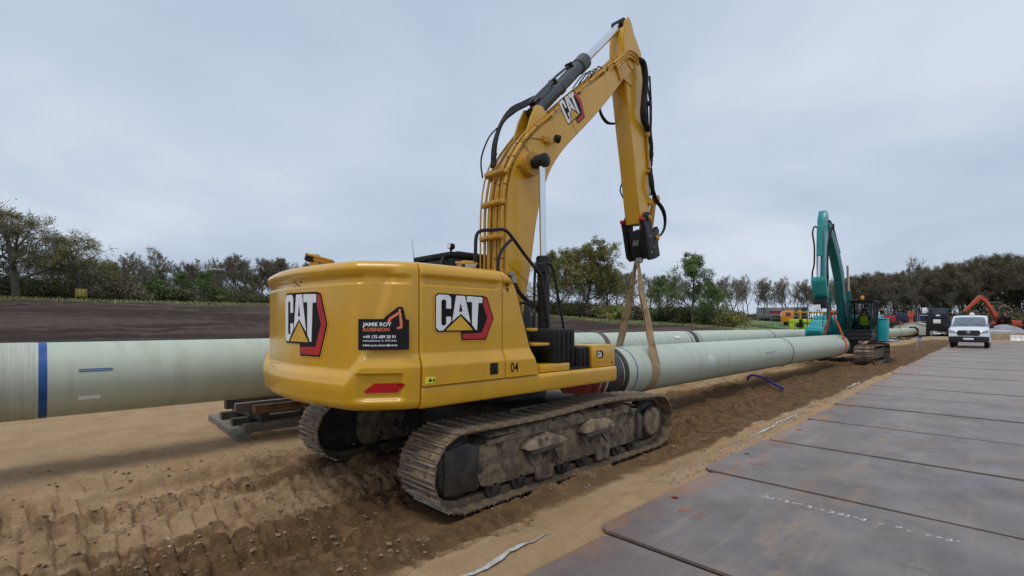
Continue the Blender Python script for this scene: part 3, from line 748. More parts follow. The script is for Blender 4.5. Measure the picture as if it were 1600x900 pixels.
# ---- engine hood and side doors (x = +-1.45)
def side_off(y, z, front):
    d = -edge_round(z, .11, .0) if z > 1.4 else 0
    d += .05*(1-lin(z, 1.475, 1.59))
    d -= .03*ss(z, 2.235, 2.25)*(1-ss(z, 2.30, 2.335))*ss(y, -2.27, -2.18)*(1-ss(y, front-.12, front-.04))
    d += .008*ss(z, 2.30, 2.34)
    return d
def door_panel(y0, y1f, name, sx, thick=.06):
    """heightfield panel between y0 and y1f(z)"""
    m = MB(); nz_ = 120; ny = 50; z0 = 1.292; vs = []
    for i in range(ny):
        for j in range(nz_):
            z = z0+(ZT-z0)*j/(nz_-1); y = y0+(y1f(z)-y0)*i/(ny-1)
            d = side_off(y, z, y1f(2.27)); ed_ = .012*(ss(.012-(y-y0), 0, .012)+ss(.012-(y1f(z)-y), 0, .012)) ; vs.append((sx*(1.452+d-ed_), y, z))
    k = len(vs); vs2 = [(x-sx*thick, y, z) for x, y, z in vs]
    fs = [(i*nz_+j, (i+1)*nz_+j, (i+1)*nz_+j+1, i*nz_+j+1) for i in range(ny-1) for j in range(nz_-1)]
    m.add(vs, fs)
    rim = [(i, 0) for i in range(ny)]+[(ny-1, j) for j in range(1, nz_)]+[(i, nz_-1) for i in range(ny-2, -1, -1)]+[(0, j) for j in range(nz_-2, 0, -1)]
    b = len(m.v); m.add([vs2[i*nz_+j] for i, j in rim], [])
    for a in range(len(rim)):
        q = (a+1) % len(rim); m.f.append((rim[a][0]*nz_+rim[a][1], rim[q][0]*nz_+rim[q][1], b+q, b+a)); m.mi.append(0)
    return m.build(name, 'yellow_paint', exc, smooth=45)
def front_edge(z):     # leaning, rounded front end of the hood
    t = (z-1.29)/(ZT-1.29); return -.675-.40*t-.14*max(0, t-.8)**2/.04*1.0
for sx in (1, -1):
    d1 = door_panel(-2.262, lambda z: -1.213, 'side_door', sx)
    d2 = door_panel(-1.203, front_edge, 'front_panel', sx)
    if sx > 0: D1, D2 = d1, d2
    m = MB(); m.prism([(-.70, 1.29), (-.635, 1.29), (-.80, 1.75), (-.925, 2.10), (-.99, 2.10)], sx*1.36, sx*1.435); m.build('edge_strip', 'black_plastic', exc, bev=.01)
# hood core closing the top and inside
m = MB(); m.prism([(-2.26, 1.22), (-.72, 1.22), (-.74, 1.4), (-1.10, 2.30), (-1.22, 2.44), (-2.26, 2.452)], -1.37, 1.37); m.build('hood', 'yellow_paint', exc, bev=.03)
# latch, number, caution label, vents on the near door
def rside(u, v, h): return (1.455+h, u, v)
m = MB(); m.box((1.503, -1.385, 1.40), (.012, .11, .12)); lt = m.build('door_latch', 'black_plastic', D1, bev=.004)
m = MB(); m.box((1.5105, -1.365, 1.40), (.006, .05, .06)); m.cyl((1.51, -1.37, 1.395), (1.5165, -1.37, 1.395), .012, n=12); m.build('lock', 'black_paint', lt, bev=.001)
m = MB(); m.box((1.5035, -2.19, 1.345), (.003, .11, .06)); lb = m.build('caution_label', 'sign_yellow', D1)
m = MB(); m.prism([(-2.215, 1.33), (-2.19, 1.365), (-2.165, 1.33)], 1.5052, 1.5058); m.box((1.5055, -2.15, 1.34), (.0006, .02, .025)); m.build('caution_print', 'decal_black', lb, smooth=0)
text_mb('04', .145, lambda u, v, h: (1.5045, -1.145+u, 1.345+v), offset=.0015, xs=.85).build('fleet_number', 'decal_black', D2, smooth=0, recalc=False)
for k in range(3):
    m = MB(); m.box((1.447, -1.135, 2.35-k*.055), (.01, .028, .035)); m.build('vent_slot', 'seam', D2)
emblem(D1, lambda u, v, h: (1.455+h, -2.105+u, 1.705+v*.74), .755, .001)
# ---- lower right and left frame beams
for sx in (1, -1):
    m = MB(); pr = [(ZB, .0), (ZB+.0, .0)]
    poly = [(1.285, 0), (1.285, .03), (1.255, .045), (1.12, .045), (1.085, .03), (1.075, .0), (1.075, -.12), (1.285, -.12)]
    m.prism(poly, -2.262, .93, f=lambda p, q, t: (sx*(1.44+q), t, p)); bm_ = m.build('side_beam', 'yellow_paint', exc, bev=.012)
    m = MB(); m.box((sx*1.06, -.64, 1.18), (.56, 3.18, .18)); m.build('deck_edge', 'yellow_paint', exc, bev=.01)
    if sx > 0:
        m = MB()
        for y in (-2.1, -.95, -.9, .78): m.rev([(0, .014), (.006, .013)], (1.485, y, 1.2), (1, 0, 0), 10)
        m.build('bolt', 'yellow_paint', bm_)
# ---- right front: black steps, yellow box with the type number
m = MB(); m.box((1.16, -.30, 1.335), (.52, .55, .09)); m.build('step_plate', 'yellow_paint', exc, bev=.008)
m = MB(); m.box((1.18, -.06, 1.555), (.40, .40, .50)); sb = m.build('step_box', 'black_plastic', exc, bev=.03)
for k in range(4):
    m = MB(); m.box((1.385, -.20+k*.09, 1.56), (.02, .045, .42)); m.build('rib', 'black_plastic', sb, bev=.008)
m = MB(); m.box((1.20, .295, 1.42), (.40, .29, .30)); sb2 = m.build('step_box', 'black_plastic', exc, bev=.03)
for k in range(3):
    m = MB(); m.box((1.405, .20+k*.09, 1.43), (.02, .045, .24)); m.build('rib', 'black_plastic', sb2, bev=.008)
m = MB(); m.box((1.30, .12, 1.295), (.22, .64, .05)); m.build('step', 'black_plastic', exc, bev=.012)
m = MB(); m.box((.72, -.25, 1.53), (.5, .75, .5)); m.build('valve_cover', 'black_plastic', exc, bev=.03)
for (a, b, c_) in ((-.62, -.52, 1.80), (-.58, -.30, 1.62)):
    m = MB(); m.box((1.13, (a+b)/2, c_), (.4, b-a, .035)); m.build('tread', 'yellow_paint', exc, bev=.006)
m = MB(); m.box((1.17, .715, 1.435), (.50, .53, .30)); bx_ = m.build('tool_box', 'yellow_paint', exc, bev=.015)
m = MB(); m.box((1.424, .66, 1.445), (.010, .36, .19)); m.box((1.426, .60, 1.335), (.012, .34, .014)); m.build('box_door', 'yellow_paint', bx_, bev=.004)
m = MB(); m.prism([(.535, 1.41), (.535, 1.51), (.66, 1.51), (.695, 1.46), (.665, 1.405)], 1.4292, 1.4312); pl_ = m.build('type_plate', 'decal_black', bx_, smooth=0)
text_mb('326', .098, lambda u, v, h: (1.4322, .545+u, 1.425+v), offset=.003, shear=.1, xs=.68).build('type_number', 'decal_white', pl_, smooth=0, recalc=False)
m = MB(); m.rev([(0, .02), (.006, .018)], (1.417, .90, 1.335), (1, 0, 0), 12); m.build('bolt', 'steel_dark', bx_)
# ---- cab on the far side
m = MB(); m.prism([(-.44, 1.3), (1.25, 1.3), (1.36, 1.75), (1.02, 2.86), (-.44, 2.86)], -1.42, -.47); cab = m.build('cab', 'black_paint', exc, bev=.03)
m = MB(); m.box((-.945, .26, 2.895), (.98, 1.46, .08)); m.box((-.945, .3, 2.95), (.75, 1.1, .05)); m.build('cab_roof', 'black_plastic', cab, bev=.02)
m = MB(); m.box((-.945, -.452, 2.25), (.74, .02, .9)); m.build('rear_window', 'glass_dark', cab, bev=.01)
m = MB(); m.box((-.462, .3, 2.3), (.02, 1.1, .85)); m.build('side_window', 'glass_dark', cab, bev=.01)
m = MB(); m.box((-.945, -.40, 2.74), (.92, .10, .12)); m.build('roof_guard', 'black_plastic', cab, bev=.02)
m = MB(); m.cyl((-.53, -.40, 2.93), (-.53, -.40, 2.99), .018, n=8); m.rev([(-.04, .03), (-.04, .045), (.04, .045)], (-.53, -.40, 3.02), (0, 1, 0), 14); wl = m.build('work_lamp', 'black_plastic', cab)
m = MB(); m.rev([(0, .04), (.004, .036)], (-.53, -.4405, 3.02), (0, -1, 0), 14); m.build('lamp_lens', 'decal_white', wl)
m = MB(); m.tube([(-1.36, -.5, 2.8), (-1.38, -.53, 3.22)], [.006, .002], 5); m.build('antenna', 'black_paint', cab)
m = MB(); m.bar((-.62, -.47, 2.86), (-.50, -.7, 2.52), .05, .05); m.build('intake_pipe', 'black_plastic', cab, bev=.015)
# ---- lamps on the tail and hood
def work_lamp(p, ang, tilt):
    b = MB(); rot = Matrix.Rotation(ang, 3, 'Z') @ Matrix.Rotation(tilt, 3, 'X')
    b.box(Vector(p)+Vector((0, 0, .045)), (.13, .10, .20), Matrix.Rotation(ang, 3, 'Z')); lo = b.build('work_lamp', 'yellow_dull', exc, bev=.008)
    b = MB(); b.box(Vector(p)+rot @ Vector((0, .03, .12)), (.17, .30, .025), rot); b.box(Vector(p)+rot @ Vector((0, .06, .095)), (.15, .18, .05), rot); b.build('lamp_hood', 'yellow_dull', lo, bev=.006)
    b = MB(); b.box(Vector(p)+rot @ Vector((0, -.065, .085)), (.15, .10, .075), rot); lb_ = b.build('lamp_body', 'black_plastic', lo, bev=.01)
    b = MB(); b.box(Vector(p)+rot @ Vector((0, -.118, .085)), (.125, .006, .055), rot); b.build('lamp_lens', 'lamp_glass', lb_, bev=.002)
work_lamp((-.22, -2.56, ZT+.05), R(-32), R(-14)); work_lamp((1.02, -1.36, 2.43), R(70), R(8))
# ---- handrails
def rail(pts, r=.021, name='handrail'): MB().tube(catmull(pts, 5), r, 8).build(name, 'black_paint', exc)
rail([(1.0, -1.22, 2.42), (1.0, -1.215, 2.68), (1.0, -1.20, 2.88), (1.0, -1.12, 2.95), (1.0, -.95, 2.98), (1.0, -.78, 3.01), (1.0, -.66, 2.96), (1.0, -.4, 2.74), (1.0, -.14, 2.53), (1.0, -.08, 2.42), (1.0, .03, 1.9), (1.0, .05, 1.6)])
rail([(1.0, -.62, 2.92), (1.0, -.78, 2.78), (1.0, -.86, 2.62), (1.0, -.86, 2.3)])
rail([(.95, -.18, 1.6), (.95, -.16, 2.55), (.95, -.08, 2.65), (.95, .12, 2.68), (.95, .20, 2.60), (.95, .24, 2.48), (.95, .44, 1.75), (.95, .46, 1.5)], .018)
rail([(1.18, -.70, 1.42), (1.2, -.62, 1.55), (1.2, -.48, 1.95), (1.18, -.42, 2.05)], .016)
# ---- boom
BO = [(-.02, 1.75), (.0, 2.15), (.01, 2.48), (.02, 3.03), (.03, 3.49), (.08, 3.87), (.17, 4.15), (.32, 4.40), (.62, 4.77), (1.15, 5.22), (1.65, 5.65), (2.38, 6.27), (2.88, 6.69), (3.12, 6.90)]
BI = [(3.16, 6.58), (3.08, 6.46), (2.68, 6.02), (2.19, 5.52), (1.73, 5.09), (1.31, 4.69), (1.03, 4.34), (.88, 4.05), (.78, 3.81), (.67, 3.40), (.58, 2.90), (.50, 2.50), (.41, 2.12), (.32, 1.72), (.15, 1.60)]
bo = [tuple(v)[1:] for v in catmull([(0, *p) for p in BO], 3)]; bi = [tuple(v)[1:] for v in catmull([(0, *p) for p in BI], 3)]
nose = [(3.30, 6.97), (3.42, 6.90), (3.43, 6.76), (3.32, 6.64)]
BW = .21
m = MB(); m.prism(bo+nose+bi, -BW+.012, BW-.012); boom = m.build('boom', 'yellow_paint', exc, smooth=40)
def shrink(poly, d):
    P = [Vector((0, *p)) for p in poly]; o_ = []
    area = sum(P[i].y*P[(i+1) % len(P)].z-P[(i+1) % len(P)].y*P[i].z for i in range(len(P)))
    for i in range(len(P)):
        t = (P[(i+1) % len(P)]-P[i-1]).normalized(); nn = Vector((0, -t.z, t.y))*(1 if area > 0 else -1); q = P[i]+nn*d; o_.append((q.y, q.z))
    return o_
for sx in (1, -1):
    m = MB(); m.prism(shrink(bo+nose+bi, .018), sx*(BW-.012), sx*BW); m.build('side_plate', 'yellow_paint', boom, bev=.003, bseg=1)
m = MB(); m.prism([(2.95, 6.38), (3.45, 6.78), (3.44, 6.92), (3.3, 6.99), (2.8, 6.60)], BW+.001, BW+.03); m.rev([(.03, .11), (.05, .10), (.05, .01)], (BW, 3.28, 6.82), (1, 0, 0), 20); m.build('nose_plate', 'yellow_paint', boom, bev=.006)
for (a, b) in (((1.36, 5.38), (1.68, 5.05)), ((.05, 2.75), (.54, 2.45))):
    m = MB(); m.bar((BW+.002, *a), (BW+.002, *b), .008, .006, up=(1, 0, 0)); m.build('weld_seam', 'yellow_dull', boom, smooth=0)
emblem(boom, lambda u, v, h: (BW+h, 1.50+u*math.cos(R(41))-v*math.sin(R(41)), 5.06+u*math.sin(R(41))+v*math.cos(R(41))), .60, .001)
# boom lamp
m = MB(); m.box((BW+.03, .86, 4.74), (.05, .10, .10)); m.bar((BW+.05, .9, 4.70), (BW+.09, 1.03, 4.73), .03, .03); bl = m.build('boom_lamp', 'yellow_dull', boom, bev=.008)
m = MB(); m.rev([(-.05, .035), (-.045, .06), (.03, .065), (.035, .05)], (BW+.11, 1.04, 4.77), (.35, .9, -.1), 18); m.build('lamp_head', 'black_plastic', bl)
# boom cylinders
for sx in (1, -1):
    x = sx*.50; top = Vector((x, .47, 4.25)); mid = Vector((x, .50, 2.82)); bot = Vector((x, .52, 1.55))
    m = MB(); m.cyl(bot, mid, .088, n=20); m.rev([(-.02, .088), (0, .105), (.22, .105), (.24, .085)], mid-Vector((0, 0, .2)), (0, 0, 1), 20); m.rev([(0, .088), (.01, .10), (.06, .10), (.07, .088)], mid-Vector((0, 0, .42)), (0, 0, 1), 20); bc = m.build('boom_cylinder', 'black_paint', exc)
    m = MB(); m.cyl(mid, top, .048, n=18); m.build('cylinder_rod', 'chrome', bc)
    m = MB(); m.rev([(-.26, .05), (-.26, .075), (-.09, .075), (-.09, .10), (.08, .10), (.09, .085), (.10, .03)], top, (sx, 0, 0), 22); m.build('cylinder_pin', 'black_paint', bc)
    m = MB(); m.tube([(x+sx*.10, .44, 1.9), (x+sx*.11, .44, 2.6), (x+sx*.07, .46, 2.72)], .018, 8); m.build('oil_line', 'black_paint', bc)
m = MB(); m.rev([(-.34, .16), (-.34, .18), (.34, .18), (.34, .16)], (0, .47, 4.25), (1, 0, 0), 24); m.build('pin_boss', 'yellow_dull', boom)
# stick cylinder
a, g_, t = Vector((0, .80, 5.17)), Vector((0, 2.13, 6.52)), Vector((0, 3.26, 7.64)); dd = (t-a).normalized()
m = MB(); m.cyl(a, g_, .112, n=24); L_ = (g_-a).length
m.rev([(0, .112), (.02, .135), (.26, .14), (.28, .12), (.28, .08)], g_-dd*.24, dd, 24); m.rev([(0, .112), (.01, .122), (.08, .122), (.09, .112)], a+dd*.9, dd, 24); sc_ = m.build('stick_cylinder', 'cylinder_grey', exc)
m = MB(); m.cyl(g_, t, .068, n=20); m.build('cylinder_rod', 'chrome', sc_)
m = MB(); m.rev([(-.12, .03), (-.12, .10), (.12, .10), (.12, .03)], t, (1, 0, 0), 20); m.build('rod_eye', 'black_paint', sc_)
m = MB(); up_ = Vector((0, -dd.z, dd.y)); m.tube([a+up_*.17+dd*.05, a+up_*.17+dd*1.0, a+up_*.15+dd*1.35, a+up_*.10+dd*1.5], .022, 8); m.tube([a+up_*.15+dd*.1+Vector((.07, 0, 0)), a+up_*.16+dd*.75+Vector((.07, 0, 0))], .018, 8); m.build('oil_line', 'cylinder_grey', sc_)
for q in (.15, .85, 1.45):
    m = MB(); m.box(a+dd*q+up_*.14, (.14, .05, .09), Matrix.Rotation(math.atan2(dd.z, dd.y), 3, 'X')); m.build('line_clamp', 'black_paint', sc_, bev=.006)
for sx in (-1, 1):
    m = MB(); m.prism([(.50, 4.70), (.62, 5.05), (.74, 5.27), (.86, 5.29), (.98, 5.20), (1.06, 5.06)], sx*.13-.02, sx*.13+.02); m.build('cylinder_lug', 'yellow_paint', boom, bev=.004)
# ---- stick
SP = [(3.74, 3.86), (3.62, 4.45), (3.51, 5.05), (3.38, 5.64), (3.27, 6.22), (3.20, 6.60), (3.15, 7.05), (3.16, 7.40), (3.24, 7.68), (3.34, 7.78), (3.44, 7.70), (3.54, 7.52), (3.80, 7.24), (3.88, 6.70), (3.94, 5.92), (4.03, 5.31), (4.10, 4.68), (4.13, 4.15), (4.07, 3.88)]
m = MB(); m.prism(SP, -.155, .155); stick = m.build('stick', 'yellow_paint', exc, bev=.006, bseg=1)
for sx in (1, -1):
    m = MB(); m.prism(shrink(SP, .02), sx*.155, sx*.17); m.build('side_plate', 'yellow_paint', stick, bev=.003, bseg=1)
    m = MB(); m.prism([(3.10, 6.5), (3.42, 6.45), (3.62, 6.7), (3.55, 7.0), (3.3, 7.12), (3.1, 6.95)], sx*.171, sx*.19); m.build('boss_plate', 'yellow_paint', stick, bev=.004, bseg=1)
m = MB(); m.rev([(-.22, .05), (-.22, .09), (.22, .09), (.22, .05)], (0, 3.90, 3.98), (1, 0, 0), 20); m.build('stick_pin', 'steel_dark', stick)
# bucket cylinder and linkage on the front of the stick
m = MB(); m.cyl((0, 4.02, 6.85), (0, 4.22, 5.35), .085, n=18); bc = m.build('bucket_cylinder', 'cylinder_grey', exc)
m = MB(); m.cyl((0, 4.22, 5.35), (0, 4.36, 4.45), .05, n=16); m.build('cylinder_rod', 'chrome', bc)
for sx in (-1, 1):
    m = MB(); m.prism([(4.02, 4.30), (4.10, 4.38), (4.38, 4.53), (4.45, 4.45), (4.38, 4.36), (4.15, 4.24)], sx*.20-.02, sx*.20+.02); m.build('link', 'yellow_dull', exc, bev=.004)
    m = MB(); m.prism([(4.36, 4.52), (4.46, 4.46), (4.34, 3.95), (4.26, 3.72), (4.18, 3.76), (4.22, 4.0)], sx*.10-.03, sx*.10+.03); m.build('link', 'yellow_dull', exc, bev=.004)
# ---- quick coupler
m = MB(); CP = [(3.70, 3.92), (3.76, 3.74), (3.90, 3.22), (4.02, 3.15), (4.22, 3.20), (4.37, 3.27), (4.30, 3.50), (4.34, 3.78), (4.26, 3.86), (4.12, 3.72), (3.98, 3.74), (3.92, 3.86)]
m.prism(CP, .17, .26); m.prism(CP, -.26, -.17); m.prism([(3.80, 3.74), (3.93, 3.24), (4.02, 3.18), (4.20, 3.22), (4.14, 3.58), (3.98, 3.70)], -.17, .17); cp = m.build('coupler', 'black_paint', exc, bev=.012)
for sx in (-1, 1):
    m = MB(); m.rev([(0, .05), (.03, .05), (.04, .03)], (sx*.26, 3.94, 3.98), (sx, 0, 0), 16); m.build('pin_cap', 'yellow_dull', cp)
    m = MB(); m.rev([(0, .05), (.03, .05), (.04, .03)], (sx*.26, 4.24, 3.62), (sx, 0, 0), 16); m.build('pin_cap', 'yellow_dull', cp)
    m = MB(); m.box((sx*.215, 3.71, 3.93), (.095, .09, .07)); m.build('lock_flag', 'reflector_red', cp, bev=.02)
    m = MB(); m.prism([(3.80, 3.75), (3.80, 4.02), (3.88, 4.10), (3.98, 4.10), (4.06, 4.0), (4.06, 3.75)], sx*.18, sx*.245); m.build('coupler_ear', 'black_paint', cp, bev=.01)
    for q in ((3.95, 3.62), (4.12, 3.42), (4.02, 3.3)):
        m = MB(); m.rev([(0, .018), (.008, .016)], (sx*.26, *q), (sx, 0, 0), 10); m.build('bolt', 'galvanised', cp)
m = MB()
for k in range(4): m.tube(catmull([(-.05+k*.035, 3.838-.002*k, 3.44), (-.045+k*.035, 3.832, 3.50), (-.02+k*.035, 3.825, 3.55)], 3), .008, 5)
m.build('cast_mark', 'galvanised', cp)
m = MB(); m.rev([(-.03, .05), (-.03, .07), (.03, .07), (.03, .05)], (0, 4.0, 3.17), (0, 1, 0), 16); m.build('lifting_eye', 'galvanised', cp)
# ---- hydraulic lines along the boom
def off_line(pts, d, x): # offset outward from the boom's outer edge
    P = [Vector((x, *p)) for p in pts]; o_ = []
    for i in range(len(P)):
        t_ = (P[min(i+1, len(P)-1)]-P[max(i-1, 0)]).normalized(); o_.append(P[i]+Vector((0, -t_.z, t_.y))*d)
    return o_
jj = random.Random(2)
for k, (x, d, i0, i1, r_) in enumerate(((.185, .055, 1, 13, .027), (.125, .05, 1, 9, .021), (.07, .075, 1, 13, .019), (.01, .05, 1, 9, .021), (-.045, .085, 1, 8, .017), (-.10, .05, 1, 13, .022), (-.17, .07, 1, 8, .020), (-.19, .13, 2, 7, .013))):
    pts = off_line(BO[i0:i1+1], d, x)
    pts = [p+Vector((jj.uniform(-.008, .008), jj.uniform(-.006, .006), 0)) for p in pts]
    m = MB(); m.tube(catmull(pts, 5), r_, 8); pl_ = m.build('hydraulic_line', 'yellow_dull', boom)
    if k in (0, 2):
        m = MB()
        cs = catmull(pts, 5)
        for q in range(4, len(cs)-3, 4):
            dd_ = (cs[q+1]-cs[q]).normalized(); m.cyl(cs[q]-dd_*.006, cs[q]+dd_*.006, r_+.004, n=8)
        m.build('line_joint', 'seam', pl_)
for z_, (y_, q) in enumerate(((.01, 2.62), (.0, 3.12), (.03, 3.62), (.10, 4.08))):
    m = MB(); m.box((0, y_-.055+.0, q), (.46, .05, .07), Matrix.Rotation(R(-6-12*(z_ == 3)), 3, 'X')); m.box((0, y_-.12, q+.005), (.40, .03, .055)); m.build('line_clamp', 'yellow_dull', boom, bev=.006)
for (y_, q) in ((1.02, 5.16), (1.75, 5.78), (2.45, 6.37)):
    m = MB(); m.box((.02, y_, q), (.44, .06, .05), Matrix.Rotation(R(41), 3, 'X')); m.build('line_clamp', 'yellow_dull', boom, bev=.006)
# black hoses leaving the rack to the stick cylinder
for k in range(3):
    x = -.03-.05*k; m = MB(); m.tube(catmull([(x, .02+.02*k, 4.20), (x, .05+.02*k, 4.55), (x, .18+.03*k, 4.88+.02*k), (x+.03, .42, 5.12+.03*k), (x+.05, .68, 5.30+.03*k), (x+.06, .92, 5.48+.02*k)], 6), .024, 8); m.build('hose', 'rubber', boom)
m = MB(); m.tube(catmull([(-.16, -.10, 4.02), (-.17, -.12, 4.3), (-.12, -.02, 4.62), (-.08, .12, 4.80)], 5), .012, 6); m.build('hose', 'rubber', boom)
# black hose from deck to boom foot, near side
m = MB(); m.tube(catmull([(.26, .12, 2.52), (.30, .17, 2.36), (.34, .30, 2.22), (.42, .46, 2.10), (.46, .5, 1.9)], 6), .032, 10); hs = m.build('hose', 'rubber', boom)
m = MB(); m.cyl((.255, .09, 2.62), (.275, .135, 2.46), .036, n=12); m.cyl((.25, .08, 2.60), (.252, .085, 2.575), .052, n=12); m.build('hose_fitting', 'galvanised', hs)
m = MB(); m.tube(catmull([(.28, .05, 2.02), (.33, .13, 2.14), (.40, .24, 2.17), (.48, .34, 2.1)], 6), .022, 8); m.build('hose', 'rubber', boom)
# lines over the nose and big black hose down the stick
for k in range(3):
    m = MB(); m.tube(catmull([(BW+.03+.02*k, 2.72+.02*k, 6.62-.05*k), (BW+.05, 2.98, 6.85-.05*k), (BW+.07, 3.14, 7.00-.06*k), (BW+.08, 3.34, 7.03-.07*k), (BW+.09, 3.46, 6.98-.07*k)], 6), .024, 8); m.build('hydraulic_line', 'yellow_dull', boom)
for k in range(2):
    x = .27+.05*k
    m = MB(); m.tube(catmull([(x, 3.44, 6.99-.05*k), (x+.02, 3.60, 6.92), (x+.02, 3.69, 6.66), (x, 3.68, 6.32), (x, 3.64, 6.02), (x-.03, 3.72, 5.86), (x-.05, 3.86, 5.78), (x-.06, 3.92, 5.70)], 6), .038, 10); m.build('hose', 'rubber', stick)
m = MB(); m.tube([(.2, 3.93, 5.72), (.2, 4.02, 5.0)], .028, 8); m.build('hydraulic_line', 'yellow_dull', stick)
m = MB(); m.box((.2, 3.94, 5.66), (.08, .12, .08)); m.box((.2, 4.03, 4.93), (.09, .14, .06)); m.build('line_clamp', 'yellow_dull', stick, bev=.01)
for k in range(3):
    x = .20+.03*k; m = MB(); m.tube(catmull([(x, 4.02, 4.98), (x+.03, 4.00, 4.68), (x+.03, 4.18, 4.40), (x+.02, 4.46, 4.26), (x+.01, 4.62-.02*k, 4.08), (x, 4.62-.03*k, 3.86), (x-.03, 4.46, 3.68+.015*k), (x-.06, 4.30, 3.66)], 6), .017, 7); m.build('hose', 'rubber', stick)
for (x, yy) in ((-.2, 0), (-.24, .03)):
    m = MB(); m.tube(catmull([(x, 2.86+yy, 6.2), (x-.03, 2.98+yy, 5.95), (x-.02, 3.2, 5.82), (x+.02, 3.4, 5.84)], 6), .018, 7); m.build('hose', 'rubber', stick)
m = MB(); m.tube(catmull([(-.17, 3.60, 4.95), (-.19, 3.66, 4.75), (-.2, 3.60, 4.55), (-.18, 3.74, 4.35)], 5), .014, 6); m.build('hose', 'rubber', stick)
m = MB(); m.tube(catmull([(.17, 4.1, 6.9), (.17, 4.16, 6.3), (.17, 4.14, 5.9), (.16, 4.22, 5.4), (.17, 4.18, 5.1)], 5), .02, 7); m.tube(catmull([(.14, 4.1, 6.6), (.15, 4.2, 6.2), (.15, 4.18, 5.7), (.15, 4.16, 5.2)], 5), .016, 7); m.build('hose', 'rubber', stick)
# small lines in the boom's middle
m = MB(); m.tube(catmull([(BW+.012, .22, 4.18), (BW+.02, .40, 4.20), (BW+.03, .50, 4.34), (BW+.02, .44, 4.50), (BW+.01, .36, 4.52)], 6), .006, 5); m.tube(catmull([(BW+.01, .34, 4.60), (BW+.015, .55, 4.68), (BW+.015, .80, 4.72)], 5), .006, 5); m.build('grease_line', 'steel_dark', boom)

# loose hoses about the boom tip and down the front of the stick
hz_ = random.Random(8)
for k in range(4):
    x = -.1+.07*k; m = MB(); m.tube(catmull([(x, 1.95+.08*k, 6.02+.07*k), (x+.02, 2.1+.08*k, 6.22+.07*k), (x, 2.32+.05*k, 6.42+.03*k), (x+.03, 2.52+.03*k, 6.46), (x+.02, 2.72, 6.62)], 5), .012, 6); m.build('hose', 'rubber' if k % 2 else 'galvanised', boom)
for k in range(4):
    x = .10+.035*k; q = hz_.uniform(-.02, .03)
    m = MB(); m.tube(catmull([(x, 3.86, 6.95), (x, 3.99+q, 6.55), (x+.01, 4.02+q, 6.2), (x, 4.06, 5.85+q), (x+.01, 4.13+q, 5.45), (x, 4.10, 5.1), (x, 4.18+q, 4.75), (x, 4.22, 4.5)], 5), .014, 6); m.build('hose', 'rubber', stick)
for (yy, zz) in ((4.0, 6.3), (4.1, 5.3)):
    m = MB(); m.box((.15, yy, zz), (.2, .05, .09)); m.build('line_clamp', 'black_paint', stick, bev=.006)
for k in range(5):
    x = .16-.08*k; m = MB(); m.tube(catmull([(x, -.07-.01*(k % 2), 2.42), (x+.02, -.13, 2.2), (x+.03, -.10, 1.95), (x+.02, .0, 1.75)], 4), .022, 7); m.build('hose', 'rubber' if k % 2 else 'yellow_dull', boom)
# ------------------------------------------------------------------ pipes
PR = .47
def pipe(name, p0, p1, label, group=None, joints=(), blue=(), rough=(), r=PR, open_end=True):
    p0, p1 = Vector(p0), Vector(p1); ax = (p1-p0).normalized(); L_ = (p1-p0).length
    root = empty(name, p0, 0, label, 'pipe', group)
    n = max(2, int(L_/.25)); prof = [(0, r-.03)]+[(L_*k/n, r) for k in range(n+1)]+[(L_, r-.03)]
    m = MB(); m.rev(prof, (0, 0, 0), ax, 64, ends=False); m.rev([(0, r-.03), (L_, r-.03)], (0, 0, 0), ax, 32, ends=False); m.build('pipe_wall', 'pipe_grp', root, smooth=40)
    for (t, w_, dr, mt, nm) in joints:
        m = MB(); m.rev([(t-w_/2, r-.01), (t-w_/2, r+dr*.7), (t-w_/2+.02, r+dr), (t+w_/2-.02, r+dr), (t+w_/2, r+dr*.7), (t+w_/2, r-.01)], (0, 0, 0), ax, 64, ends=False); m.build(nm, mt, root, smooth=30)
    for (t, w_) in blue:
        m = MB(); m.rev([(t-w_/2, r-.002), (t-w_/2, r+.003), (t+w_/2, r+.003), (t+w_/2, r-.002)], (0, 0, 0), ax, 64, ends=False); m.build('blue_line', 'pipe_blue', root, smooth=30)
    for (t0, t1) in rough:
        m = MB(); k = int((t1-t0)/.02); pr = [(t0, r-.003)]+[(t0+(t1-t0)*i/k, r+.0025+.002*(i % 2)) for i in range(k+1)]+[(t1, r-.003)]
        m.rev(pr, (0, 0, 0), ax, 64, ends=False); m.build('machined_end', 'pipe_grp_rough', root, smooth=50)
    return root, ax
def on_pipe(root, ax, mt, name, t, ang, dl, da, r=PR, z=.003, poly=None):
    """a thin sticker on the pipe, ang = angle above horizontal on the camera (+x) side"""
    m = MB(); side = Vector((ax.y, -ax.x, 0)).normalized(); up = side.cross(ax)*1.0
    if up.z < 0: up = -up
    P = poly or [(0, 0), (1, 0), (1, 1), (0, 1)]
    fn = lambda u, v, h: ax*(t+(u-.5)*dl)+(side*math.cos(ang+(v-.5)*da)+up*math.sin(ang+(v-.5)*da))*(r+h)
    slab(m, P, fn, .0005, z, 4); return m.build(name, mt, root, smooth=0)
XP = -8.45
pA, axA = pipe('pipe', (XP, -.34, 1.165), (XP, 11.6, 1.14), 'pale green pipe on timber cribbing behind the yellow excavator, with broad blue ring', 'pipeline pipes', blue=((.40, .075),), rough=((.0, .33),))
m = MB(); m.rev([(-.5, .46), (-.5, .52), (-.02, .52), (-.02, .44)], (0, 0, 0), (0, 1, 0), 48, ends=False); m.build('coupling', 'coupling_black', pA)
a = on_pipe(pA, axA, 'cover_grey', 'printed_strip', .88, R(16), .33, .085)
on_pipe(pA, axA, 'decal_white', 'paper_label', .82, R(-27), .21, .11)
m = MB(); m2 = None
